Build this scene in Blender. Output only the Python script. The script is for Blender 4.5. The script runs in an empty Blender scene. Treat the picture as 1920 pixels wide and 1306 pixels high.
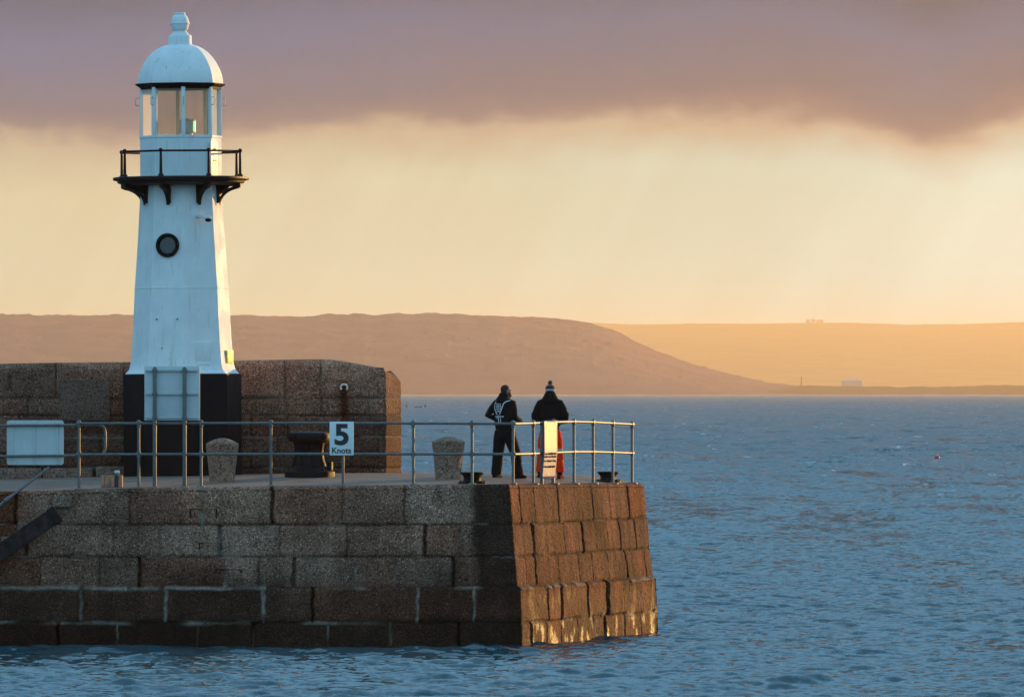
import bpy, bmesh, math, random
import numpy as np
from mathutils import Vector, Matrix
from mathutils.bvhtree import BVHTree

random.seed(7)
RNG = np.random.RandomState(11)
sc = bpy.context.scene
COL = sc.collection
R = math.radians

# ------------------------------------------------------------------ camera
F = 17000.0          # focal length in photo pixels (1920 wide)
HZ = 736.0           # photo row of the true horizon
ZC = 4.75            # camera height above the water
cam_d = bpy.data.cameras.new("camera")
cam = bpy.data.objects.new("camera", cam_d)
COL.objects.link(cam)
cam.location = (0, 0, ZC)
cam.rotation_euler = (R(90), 0, 0)
cam_d.sensor_width = 36
cam_d.lens = F / 1920 * 36
cam_d.shift_y = (HZ - 653) / 1920
cam_d.clip_start = 1.0
cam_d.clip_end = 120000
sc.camera = cam

def P(px, py, Y):
    """the point at distance Y that stands at this place of the photograph"""
    return Vector(((px - 960) / F * Y, Y, ZC - (py - HZ) / F * Y))

# ------------------------------------------------------------------ view, sun
sc.view_settings.view_transform = 'Standard'
sc.view_settings.look = 'None'
sc.view_settings.exposure = 0.7
sc.view_settings.gamma = 1
sc.cycles.max_bounces = 8
sc.cycles.volume_bounces = 1
sc.cycles.sample_clamp_indirect = 4
sc.cycles.use_denoising = True

SUN_AZ, SUN_EL = R(43), R(5.0)
sdir = Vector((math.sin(SUN_AZ) * math.cos(SUN_EL), math.cos(SUN_AZ) * math.cos(SUN_EL), math.sin(SUN_EL)))
sl = bpy.data.lights.new("sun", 'SUN')
sl.energy = 4.1
sl.angle = R(0.5)
sl.color = (1.0, 0.56, 0.17)
so = bpy.data.objects.new("sun", sl)
COL.objects.link(so)
so.location = (60, 150, 60)
so.rotation_euler = (-sdir).to_track_quat('-Z', 'Y').to_euler()

# ------------------------------------------------------------------ node helper
class G:
    def __init__(s, tree):
        s.t = tree; s.n = tree.nodes; s.l = tree.links
    def new(s, kind, **kw):
        n = s.n.new(kind)
        for k, v in kw.items(): setattr(n, k, v)
        return n
    def put(s, sock, v):
        if isinstance(v, bpy.types.NodeSocket): s.l.new(v, sock)
        elif v is not None:
            if hasattr(sock.default_value, '__len__') and not hasattr(v, '__len__'):
                v = [v] * len(sock.default_value)
            if hasattr(sock.default_value, '__len__') and len(sock.default_value) == 4 and len(v) == 3:
                v = (*v, 1)
            sock.default_value = v
    def m(s, op, a, b=None, c=None, clamp=False):
        n = s.new('ShaderNodeMath', operation=op, use_clamp=clamp)
        for i, v in enumerate((a, b, c)):
            if v is not None: s.put(n.inputs[i], v)
        return n.outputs[0]
    def ss(s, x, lo, hi, a=0.0, b=1.0):
        n = s.new('ShaderNodeMapRange', interpolation_type='SMOOTHSTEP')
        s.put(n.inputs['Value'], x)
        s.put(n.inputs['From Min'], lo); s.put(n.inputs['From Max'], hi)
        s.put(n.inputs['To Min'], a); s.put(n.inputs['To Max'], b)
        return n.outputs[0]
    def mix(s, f, a, b, mode='MIX'):
        n = s.new('ShaderNodeMix', data_type='RGBA', blend_type=mode)
        s.put(n.inputs[0], f); s.put(n.inputs[6], a); s.put(n.inputs[7], b)
        return n.outputs[2]
    def noise(s, vec, scale, detail=4, rough=.55, dist=0):
        n = s.new('ShaderNodeTexNoise')
        if vec is not None: s.put(n.inputs['Vector'], vec)
        n.inputs['Scale'].default_value = scale; n.inputs['Detail'].default_value = detail
        n.inputs['Roughness'].default_value = rough; n.inputs['Distortion'].default_value = dist
        return n.outputs['Fac']
    def xyz(s, x, y, z):
        n = s.new('ShaderNodeCombineXYZ')
        s.put(n.inputs[0], x); s.put(n.inputs[1], y); s.put(n.inputs[2], z)
        return n.outputs[0]
    def sep(s, v):
        n = s.new('ShaderNodeSeparateXYZ'); s.put(n.inputs[0], v); return n.outputs
    def scalev(s, v, k):
        n = s.new('ShaderNodeVectorMath', operation='MULTIPLY'); s.put(n.inputs[0], v); n.inputs[1].default_value = k
        return n.outputs[0]
    def ramp(s, f, stops):
        n = s.new('ShaderNodeValToRGB'); s.put(n.inputs[0], f)
        e = n.color_ramp.elements
        while len(e) < len(stops): e.new(0.5)
        for q, (p, c) in zip(e, stops):
            q.position = p; q.color = (*c, 1)
        return n.outputs[0]

def lin(r, g, b):
    f = lambda c: ((c / 255 + .055) / 1.055) ** 2.4 if c > 10 else c / 255 / 12.92
    return (f(r), f(g), f(b))

# ------------------------------------------------------------------ world: evening sky
world = bpy.data.worlds.new("World")
sc.world = world
world.use_nodes = True
g = G(world.node_tree)
for n in list(g.n): g.n.remove(n)
tc = g.new('ShaderNodeTexCoord')
dx, dy, dz = g.sep(tc.outputs['Generated'])
sky = g.new('ShaderNodeTexSky', sky_type='NISHITA')
sky.sun_disc = False
sky.sun_elevation = SUN_EL
sky.sun_rotation = SUN_AZ
sky.altitude = 0
sky.air_density = 1.0; sky.dust_density = 0.6; sky.ozone_density = 3.0
SKY_TINT = (1.40, 2.35, 2.6)
clear = g.mix(1.0, sky.outputs[0], SKY_TINT, 'MULTIPLY')
clear = g.mix(.55, clear, (3.1, 6.1, 8.2))
E = g.m('MULTIPLY', dz, 100.0)                                     # elevation, about 0.57 degree a unit
A = g.m('MULTIPLY', g.m('ARCTAN2', dx, dy), 100.0)                 # azimuth from +Y, same unit
cv = g.xyz(g.m('MULTIPLY', A, 0.30), g.m('MULTIPLY', E, 0.75), 0.0)
n1 = g.noise(cv, 1.0, 5, .5)
n2 = g.noise(g.xyz(g.m('MULTIPLY', A, .8), g.m('MULTIPLY', E, 1.6), 3.0), 1.0, 5, .55)
n3 = g.noise(g.xyz(g.m('MULTIPLY', A, 1.9), g.m('MULTIPLY', E, 3.2), 9.0), 1.0, 5, .6)
wob = g.m('ADD', g.m('MULTIPLY', g.m('SUBTRACT', n1, .5), 0.75), g.m('MULTIPLY', g.m('SUBTRACT', n2, .5), .40))
wob = g.m('ADD', wob, g.m('MULTIPLY', g.m('SUBTRACT', n3, .5), .26))
# cloud base: a dip right of centre, rising again at the right
dip = g.m('POWER', 2.718, g.m('MULTIPLY', g.m('POWER', g.m('DIVIDE', g.m('SUBTRACT', A, 4.7), .6), 2.0), -1.0))
base = g.m('ADD', g.m('SUBTRACT', 2.66, g.m('MULTIPLY', dip, .24)), g.m('MULTIPLY', g.ss(A, -5.5, 2.5), .27))
hgt = g.m('ADD', g.m('SUBTRACT', E, base), wob)
K = 6.2                                                             # background strength is 0.1
sk = lambda r, gg, b, k=1.0: tuple(K * k * c for c in lin(r, gg, b))
gapc = g.mix(g.ss(A, -6.0, 6.5), sk(206, 208, 180), sk(184, 214, 204))
glow_r = g.m('ADD', g.m('POWER', g.m('DIVIDE', g.m('SUBTRACT', A, 6.2), 2.6), 2.0),
             g.m('POWER', g.m('DIVIDE', g.m('SUBTRACT', E, 1.95), 1.15), 2.0))
glow = g.m('POWER', 2.718, g.m('MULTIPLY', glow_r, -1.0))
gapc = g.mix(g.m('MULTIPLY', glow, .9), gapc, sk(214, 240, 232))
sunglow = g.m('POWER', 2.718, g.m('MULTIPLY', g.m('POWER', g.m('DIVIDE', g.m('SUBTRACT', A, 75.0), 45.0), 2.0), -1.0))
gapc = g.mix(g.m('MULTIPLY', sunglow, .75), gapc, sk(255, 225, 150, 1.4))
gapc = g.mix(g.ss(E, .4, 2.3, 1.0, 0.0), gapc, g.mix(1.0, gapc, (.78, 1.22, 1.5), 'MULTIPLY'))
streak = g.noise(g.xyz(g.m('ADD', g.m('MULTIPLY', A, .9), g.m('MULTIPLY', E, -.5)), g.m('MULTIPLY', E, .12), 7.0), 1.0, 4, .6)
gapc = g.mix(1.0, gapc, g.mix(g.ss(streak, .3, .7), (.94, .93, .92), (1.05, 1.05, 1.05)), 'MULTIPLY')
cloud = g.ramp(g.m('DIVIDE', hgt, 4.0, clamp=True), [
    (0.0, lin(186, 152, 132)), (0.05, lin(126, 110, 120)), (0.11, lin(96, 96, 120)), (0.30, lin(78, 98, 136)), (.5, lin(38, 70, 98)), (1.0, lin(30, 62, 86))])
cloud = g.mix(1.0, cloud, (K, K, K), 'MULTIPLY')
cloud = g.mix(g.ss(A, -6.0, 3.0, 1.0, 0.0), cloud, g.mix(1.0, cloud, (.90, 1.10, 1.22), 'MULTIPLY'))
cloud = g.mix(1.0, cloud, g.mix(n2, (.88, .89, .90), (1.10, 1.09, 1.08)), 'MULTIPLY')
low = g.mix(g.ss(hgt, -.55, .30), gapc, cloud)
front = g.m('MULTIPLY', g.ss(g.m('ABSOLUTE', A), 120.0, 200.0, 1.0, 0.0), g.ss(E, 13.0, 42.0, 1.0, 0.0))
col = g.mix(front, clear, low)
bg = g.new('ShaderNodeBackground')
bg.inputs['Strength'].default_value = 0.1
g.l.new(col, bg.inputs['Color'])
out = g.new('ShaderNodeOutputWorld')
g.l.new(bg.outputs[0], out.inputs['Surface'])

# ------------------------------------------------------------------ materials
def mat(name):
    m = bpy.data.materials.new(name); m.use_nodes = True
    q = G(m.node_tree)
    for n in list(q.n): q.n.remove(n)
    b = q.new('ShaderNodeBsdfPrincipled'); o = q.new('ShaderNodeOutputMaterial')
    q.l.new(b.outputs[0], o.inputs['Surface'])
    return m, q, b
def bump(q, b, h, strength, dist):
    n = q.new('ShaderNodeBump'); n.inputs['Strength'].default_value = strength; n.inputs['Distance'].default_value = dist
    q.put(n.inputs['Height'], h); q.l.new(n.outputs[0], b.inputs['Normal'])
def simple(name, c, rough=.6, metal=0.0, var=.25, scale=6.0, bs=.25, bd=.004, spec=.5):
    m, q, b = mat(name)
    tcn = q.new('ShaderNodeTexCoord').outputs['Object']
    n = q.noise(tcn, scale, 6, .6)
    c1 = tuple(x * (1 - var) for x in c); c2 = tuple(min(1, x * (1 + var)) for x in c)
    q.put(b.inputs['Base Color'], q.mix(q.ss(n, .3, .7), c1, c2))
    q.put(b.inputs['Roughness'], q.ss(n, .2, .8, max(.02, rough - .12), min(1, rough + .12)))
    b.inputs['Metallic'].default_value = metal
    b.inputs['Specular IOR Level'].default_value = spec
    bump(q, b, q.noise(tcn, scale * 8, 4, .6), bs, bd)
    return m

def granite(name, dark, light, speck, bs=.9, use_attr=True):
    m, q, b = mat(name)
    tcn = q.new('ShaderNodeTexCoord').outputs['Object']
    big = q.noise(tcn, 1.7, 6, .62)
    mid = q.noise(tcn, 13, 4, .6)
    gr = q.noise(tcn, 24, 2, .65)
    gr2 = q.noise(q.scalev(tcn, (1, 1, 1)), 38, 2, .7)
    c = q.mix(q.ss(big, .32, .68), dark, light)
    c = q.mix(q.ss(mid, .45, .75), c, q.mix(1.0, c, (.62, .58, .56), 'MULTIPLY'))
    c = q.mix(q.ss(gr, .50, .62), c, q.mix(1.0, c, (.42, .40, .40), 'MULTIPLY'))
    c = q.mix(q.ss(gr2, .56, .68, 0, .85), c, speck)
    rr = .85
    if use_attr:
        a1 = q.new('ShaderNodeAttribute', attribute_name='tone').outputs['Fac']
        a2 = q.new('ShaderNodeAttribute', attribute_name='mort').outputs['Fac']
        a3 = q.new('ShaderNodeAttribute', attribute_name='red').outputs['Fac']
        c = q.mix(1.0, c, q.xyz(a1, a1, a1), 'MULTIPLY')
        c = q.mix(a3, c, q.mix(1.0, c, (1.0, .52, .36), 'MULTIPLY'))
        mo = q.mix(q.ss(mid, .3, .7), (.17, .125, .098), (.33, .255, .205))
        c = q.mix(a2, c, mo)
        a4 = q.new('ShaderNodeAttribute', attribute_name='wet').outputs['Fac']
        rr = q.m('SUBTRACT', .88, q.m('MULTIPLY', a4, .42))
    q.put(b.inputs['Base Color'], c)
    q.put(b.inputs['Roughness'], rr)
    b.inputs['Specular IOR Level'].default_value = .25
    if use_attr: q.put(b.inputs['Specular IOR Level'], q.m('ADD', .14, q.m('MULTIPLY', a4, .18)))
    h = q.m('ADD', q.m('MULTIPLY', gr, .8), q.m('ADD', q.m('MULTIPLY', gr2, .45), q.m('MULTIPLY', mid, .8)))
    bump(q, b, h, bs, .045)
    return m
M = {}
M['granite'] = granite('granite_masonry', (.20, .098, .066), (.34, .185, .128), (.80, .52, .38))
M['granite_bollard'] = granite('granite_bollard', (.24, .135, .092), (.38, .22, .155), (.75, .52, .40), use_attr=False)
M['step'] = granite('granite_step', (.22, .115, .08), (.33, .19, .14), (.55, .38, .30), use_attr=False)

m, q, b = mat('deck_concrete')
tcn = q.new('ShaderNodeTexCoord').outputs['Object']
n = q.noise(tcn, 1.3, 7, .65); n2_ = q.noise(tcn, 45, 3, .6)
c = q.mix(q.ss(n, .3, .7), (.165, .092, .066), (.29, .172, .130))
q.put(b.inputs['Base Color'], q.mix(q.ss(n2_, .45, .65), c, q.mix(1.0, c, (.55, .53, .52), 'MULTIPLY')))
b.inputs['Roughness'].default_value = .75
bump(q, b, q.m('ADD', n2_, q.m('MULTIPLY', n, 2.0)), .8, .012)
M['deck'] = m

# painted iron: white with grime, faint rust runs
m, q, b = mat('white_paint')
tcn = q.new('ShaderNodeTexCoord').outputs['Object']
n = q.noise(tcn, 2.2, 6, .6)
st = q.noise(q.scalev(tcn, (9, 9, .7)), 1.0, 5, .6)
sp = q.noise(tcn, 16, 5, .7)
c = q.mix(q.ss(n, .3, .75), (.80, .80, .79), (.70, .715, .72))
c = q.mix(q.ss(st, .55, .75, 0, .5), c, (.50, .46, .40))
st2 = q.noise(q.scalev(tcn, (22, 22, 1.1)), 1.0, 4, .6)
c = q.mix(q.ss(st2, .62, .74, 0, .6), c, (.42, .30, .20))
c = q.mix(q.ss(q.noise(tcn, 5.5, 6, .7), .60, .72, 0, .30), c, (.46, .45, .41))
c = q.mix(q.ss(sp, .68, .75, 0, .75), c, (.38, .27, .18))
q.put(b.inputs['Base Color'], c)
q.put(b.inputs['Roughness'], q.ss(n, .3, .7, .6, .8))
b.inputs['Specular IOR Level'].default_value = .3
bump(q, b, q.m('ADD', q.noise(tcn, 9, 5, .6), q.m('MULTIPLY', sp, .5)), .22, .012)
M['white'] = m
M['white_worn'] = simple('worn_white_paint', (.72, .66, .58), .5, 0, .35, 5, .5, .01)
M['black'] = simple('black_paint', (.009, .004, .005), .65, 0, .35, 3, .25, .006, .12)
M['iron'] = simple('black_iron', (.014, .006, .005), .55, 0, .4, 14, .4, .006, .2)
M['rust_iron'] = simple('rusted_cast_iron', (.013, .005, .004), .6, 0, .5, 12, .6, .008, .18)
M['galv'] = simple('galvanised_steel', (.125, .120, .118), .5, .12, .25, 18, .2, .003)
M['alum'] = simple('painted_aluminium', (.56, .565, .56), .5, .0, .06, 3, .08, .002)
M['alum_edge'] = simple('aluminium_channel', (.42, .43, .43), .45, .3, .12, 8, .1, .002)
M['sign_white'] = simple('sign_white', (.74, .74, .74), .45, 0, .04, 3, .05, .001)
M['sign_black'] = simple('sign_lettering', (.012, .012, .014), .5, 0, .1, 6, .05, .001)
M['yellow'] = simple('yellow_plate', (.72, .47, .03), .5, 0, .15, 20, .2, .002)
M['rubber'] = simple('dark_plastic', (.018, .012, .012), .75, 0, .2, 10, .1, .002, .15)
M['timber'] = simple('weathered_timber', (.034, .022, .022), .8, 0, .6, 5, .9, .02, .12)
M['crate'] = simple('crate_wood', (.42, .19, .125), .75, 0, .35, 9, .6, .006)
M['mortar'] = simple('mortar', (.42, .40, .36), .9, 0, .3, 10, .7, .01)
M['strap'] = simple('dark_strap', (.05, .03, .028), .7, 0, .2, 10, .2, .003)
M['jacket'] = simple('black_fabric', (.007, .005, .006), .9, 0, .3, 14, .7, .012, .15)
M['trousers'] = simple('black_trousers', (.008, .006, .007), .9, 0, .3, 12, .7, .012, .15)
M['skin'] = simple('skin', (.30, .14, .095), .55, 0, .12, 9, .2, .002)
M['hair'] = simple('cropped_hair', (.055, .024, .016), .85, 0, .3, 60, .6, .003, .08)
M['boot'] = simple('boot_leather', (.010, .006, .006), .85, 0, .3, 14, .4, .004, .08)
M['red_boot'] = simple('dark_red_boot', (.10, .008, .010), .85, 0, .3, 14, .3, .004, .08)
M['print'] = simple('white_print', (.62, .62, .64), .8, 0, .15, 30, .2, .002)
M['red_float'] = simple('red_float', (.50, .035, .05), .45, 0, .2, 6, .1, .004)
M['dark_float'] = simple('dark_float', (.02, .014, .016), .6, 0, .2, 6, .1, .004)
M['pink_flag'] = simple('faded_flag', (.28, .10, .10), .8, 0, .2, 6, .1, .004)
M['hull'] = simple('boat_hull', (.022, .018, .026), .5, 0, .2, 3, .1, .004)
M['boat_white'] = simple('boat_white', (.75, .7, .7), .5, 0, .1, 3, .1, .004)
M['shed'] = simple('pale_cladding', (.48, .34, .34), .7, 0, .1, .3, .1, .02)
M['roof_slate'] = simple('slate_roof', (.16, .15, .16), .7, 0, .2, .3, .1, .02)
M['far_pole'] = simple('far_mast', (.03, .02, .02), .7, 0, .2, .3, .1, .02)

m, q, b = mat('hi_vis_fabric')                                      # orange with a grey reflective band
tcn = q.new('ShaderNodeTexCoord').outputs['Object']
z = q.sep(tcn)[2]
band = q.m('MULTIPLY', q.m('GREATER_THAN', z, .525), q.m('LESS_THAN', z, .60))
n = q.noise(tcn, 11, 5, .6)
c = q.mix(q.ss(n, .3, .7), (.95, .032, .006), (1.0, .055, .010))
q.put(b.inputs['Base Color'], q.mix(band, c, (.42, .43, .44)))
b.inputs['Roughness'].default_value = .9
b.inputs['Specular IOR Level'].default_value = .06
bump(q, b, n, .9, .03)
M['hivis'] = m

m, q, b = mat('striped_knit')
tcn = q.new('ShaderNodeTexCoord').outputs['Object']
z = q.sep(tcn)[2]
s1 = q.m('MULTIPLY', q.m('GREATER_THAN', z, 1.70), q.m('LESS_THAN', z, 1.775))
s2 = q.m('GREATER_THAN', z, 1.835)
c = q.mix(s1, (.012, .011, .014), (.36, .36, .38))
c = q.mix(s2, c, (.10, .10, .115))
q.put(b.inputs['Base Color'], c)
b.inputs['Roughness'].default_value = .9
bump(q, b, q.noise(tcn, 90, 2, .6), .8, .006)
M['knit'] = m

def glassmat(name, tint, rough, alpha):
    m = bpy.data.materials.new(name); m.use_nodes = True
    q = G(m.node_tree)
    for n in list(q.n): q.n.remove(n)
    o = q.new('ShaderNodeOutputMaterial')
    tr = q.new('ShaderNodeBsdfTransparent'); tr.inputs[0].default_value = (*tint, 1)
    gl = q.new('ShaderNodeBsdfGlossy'); gl.inputs['Roughness'].default_value = rough
    fr = q.new('ShaderNodeFresnel'); fr.inputs['IOR'].default_value = 1.45
    mx = q.new('ShaderNodeMixShader')
    q.l.new(fr.outputs[0], mx.inputs[0]); q.l.new(tr.outputs[0], mx.inputs[1]); q.l.new(gl.outputs[0], mx.inputs[2])
    d = q.new('ShaderNodeBsdfDiffuse'); d.inputs[0].default_value = (.5, .46, .40, 1)
    mx2 = q.new('ShaderNodeMixShader'); mx2.inputs[0].default_value = alpha
    q.l.new(mx.outputs[0], mx2.inputs[1]); q.l.new(d.outputs[0], mx2.inputs[2])
    q.l.new(mx2.outputs[0], o.inputs['Surface'])
    return m
M['glass'] = glassmat('lantern_glass', (.94, .91, .86), .02, .035)
m = bpy.data.materials.new('frosted_glass'); m.use_nodes = True
q = G(m.node_tree)
for n in list(q.n): q.n.remove(n)
o = q.new('ShaderNodeOutputMaterial')
d = q.new('ShaderNodeBsdfDiffuse'); d.inputs[0].default_value = (.85, .85, .82, 1)
t = q.new('ShaderNodeBsdfTranslucent'); t.inputs[0].default_value = (.95, .93, .88, 1)
mx = q.new('ShaderNodeMixShader'); mx.inputs[0].default_value = .6
q.l.new(d.outputs[0], mx.inputs[1]); q.l.new(t.outputs[0], mx.inputs[2]); q.l.new(mx.outputs[0], o.inputs['Surface'])
M['frost'] = m
M['dark_glass'] = simple('porthole_glass', (.045, .045, .043), .25, 0, .3, 8, .1, .002)

m, q, b = mat('green_lamp')
b.inputs['Base Color'].default_value = (.1, .5, .2, 1)
b.inputs['Emission Color'].default_value = (.18, 1.0, .34, 1)
b.inputs['Emission Strength'].default_value = 1.6
M['green'] = m

m, q, b = mat('notice_laminate')                                    # glossy warped plastic sheet
tcn = q.new('ShaderNodeTexCoord').outputs['Object']
n = q.noise(q.scalev(tcn, (3.5, 3.5, 1.1)), 1.0, 3, .5)
b.inputs['Base Color'].default_value = (.085, .075, .165, 1)
b.inputs['Roughness'].default_value = .5
b.inputs['Specular IOR Level'].default_value = .3
b.inputs['Coat Weight'].default_value = .7
b.inputs['Coat Roughness'].default_value = .10
bump(q, b, n, .5, .03)
M['laminate'] = m
M['notice_text'] = simple('notice_print', (.10, .05, .06), .6, 0, .2, 20, .1, .001)
M['notice_brown'] = simple('notice_badge', (.28, .13, .10), .5, 0, .2, 20, .1, .001)

# ------------------------------------------------------------------ water
m, q, b = mat('sea_water')
geo = q.new('ShaderNodeNewGeometry').outputs['Position']
gx, gy, gz = q.sep(geo)
w1 = q.noise(q.scalev(geo, (1, 1.3, 1)), 2.6, 6, .62, .4)
w2 = q.noise(geo, 9.0, 4, .6, .2)
b.inputs['Base Color'].default_value = (.012, .052, .066, 1)
b.inputs['Roughness'].default_value = .12
b.inputs['IOR'].default_value = 1.333
# whitecaps: sparse small patches of broken foam
f1 = q.noise(q.scalev(geo, (.11, .035, 0)), 1.0, 2, .5)
f2 = q.noise(q.scalev(geo, (.55, .16, 0)), 1.0, 5, .65)
foam = q.m('MULTIPLY', q.ss(f1, .47, .58), q.ss(f2, .61, .66))
foam = q.m('MULTIPLY', foam, q.ss(gy, 260, 600))
q.put(b.inputs['Base Color'], q.mix(foam, (.012, .052, .066), (.55, .55, .56)))
q.put(b.inputs['Roughness'], q.m('ADD', q.m('MULTIPLY', foam, .5), q.ss(gy, 150, 2500, .08, .16)))
def ncol(scale, det, vs):
    n_ = q.new('ShaderNodeTexNoise'); q.put(n_.inputs['Vector'], q.scalev(geo, vs)); n_.inputs['Scale'].default_value = scale
    n_.inputs['Detail'].default_value = det; n_.inputs['Roughness'].default_value = .6
    v = q.new('ShaderNodeVectorMath', operation='SUBTRACT'); q.l.new(n_.outputs['Color'], v.inputs[0]); v.inputs[1].default_value = (.5, .5, .5)
    return v.outputs[0]
rip = q.new('ShaderNodeVectorMath', operation='ADD')
q.l.new(ncol(4.5, 4, (1, .8, 1)), rip.inputs[0]); q.l.new(q.scalev(ncol(16.0, 2, (1, .8, 1)), (.5, .5, 0)), rip.inputs[1])
grp = q.new('ShaderNodeVectorMath', operation='ADD')
q.l.new(q.scalev(ncol(.45, 2, (1, .11, 1)), (.4, .55, 0)), grp.inputs[0]); q.l.new(q.scalev(ncol(.11, 2, (1, .11, 1)), (.2, .28, 0)), grp.inputs[1])
rip2 = q.new('ShaderNodeVectorMath', operation='ADD'); q.l.new(rip.outputs[0], rip2.inputs[0]); q.l.new(grp.outputs[0], rip2.inputs[1]); rip = rip2
kk = q.ss(gy, 150, 800, .46, 1.3)
rs_ = q.new('ShaderNodeVectorMath', operation='MULTIPLY'); q.l.new(rip.outputs[0], rs_.inputs[0]); q.l.new(q.xyz(kk, kk, 0.0), rs_.inputs[1])
nn0 = q.new('ShaderNodeNewGeometry').outputs['Normal']
ad = q.new('ShaderNodeVectorMath', operation='ADD'); q.l.new(nn0, ad.inputs[0])
view_lean = q.new('ShaderNodeVectorMath', operation='ADD'); q.l.new(rs_.outputs[0], view_lean.inputs[0]); q.l.new(q.xyz(0.0, q.m('MULTIPLY', kk, -.14), 0.0), view_lean.inputs[1])   # normals leaned toward the viewer so far water reflects higher, darker sky
q.l.new(view_lean.outputs[0], ad.inputs[1])
nm = q.new('ShaderNodeVectorMath', operation='NORMALIZE'); q.l.new(ad.outputs[0], nm.inputs[0])
q.l.new(nm.outputs[0], b.inputs['Normal'])
M['sea'] = m

# hillsides
def hillmat(name, c1, c2, sc_):
    m, q, b = mat(name)
    geo = q.new('ShaderNodeNewGeometry').outputs['Position']
    n = q.noise(q.scalev(geo, (1, .5, 2.5)), sc_, 7, .62)
    q.put(b.inputs['Base Color'], q.mix(q.ss(n, .38, .62), c1, c2))
    b.inputs['Roughness'].default_value = .95
    b.inputs['Specular IOR Level'].default_value = .1
    bump(q, b, n, .8, 6.0)
    return m
M['hill'] = hillmat('heath_hillside', (.15, .055, .085), (.205, .078, .105), .012)
M['far_hill'] = hillmat('far_fields', (.10, .055, .03), (.17, .10, .05), .006)
M['shore'] = hillmat('shore_scrub', (.05, .024, .024), (.085, .04, .035), .03)
M['surf'] = simple('shore_surf', (.36, .25, .22), .8, 0, .1, .2, .1, .02)

# ------------------------------------------------------------------ mesh helper
WLOC = {}
def new_obj(name, me, material, parent=None, smooth=True, angle=40):
    o = bpy.data.objects.new(name, me)
    COL.objects.link(o)
    if material is not None:
        me.materials.clear(); me.materials.append(material)
    if smooth:
        me.polygons.foreach_set('use_smooth', [True] * len(me.polygons))
        me.set_sharp_from_angle(angle=R(angle))
    if parent is not None:
        o.parent = parent
        L = WLOC.get(parent.name, Vector())
        if L.length > 0: me.transform(Matrix.Translation(-L))
        WLOC[o.name] = L
    return o
def tag(o, label=None, cat=None, group=None, kind=None):
    if label: o['label'] = label
    if cat: o['category'] = cat
    if group: o['group'] = group
    if kind: o['kind'] = kind
    return o
def empty(name, loc, label, cat, group=None):
    o = bpy.data.objects.new(name, None); COL.objects.link(o)
    o.location = loc; o.empty_display_size = .2
    WLOC[o.name] = Vector(loc)
    return tag(o, label, cat, group)

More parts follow.
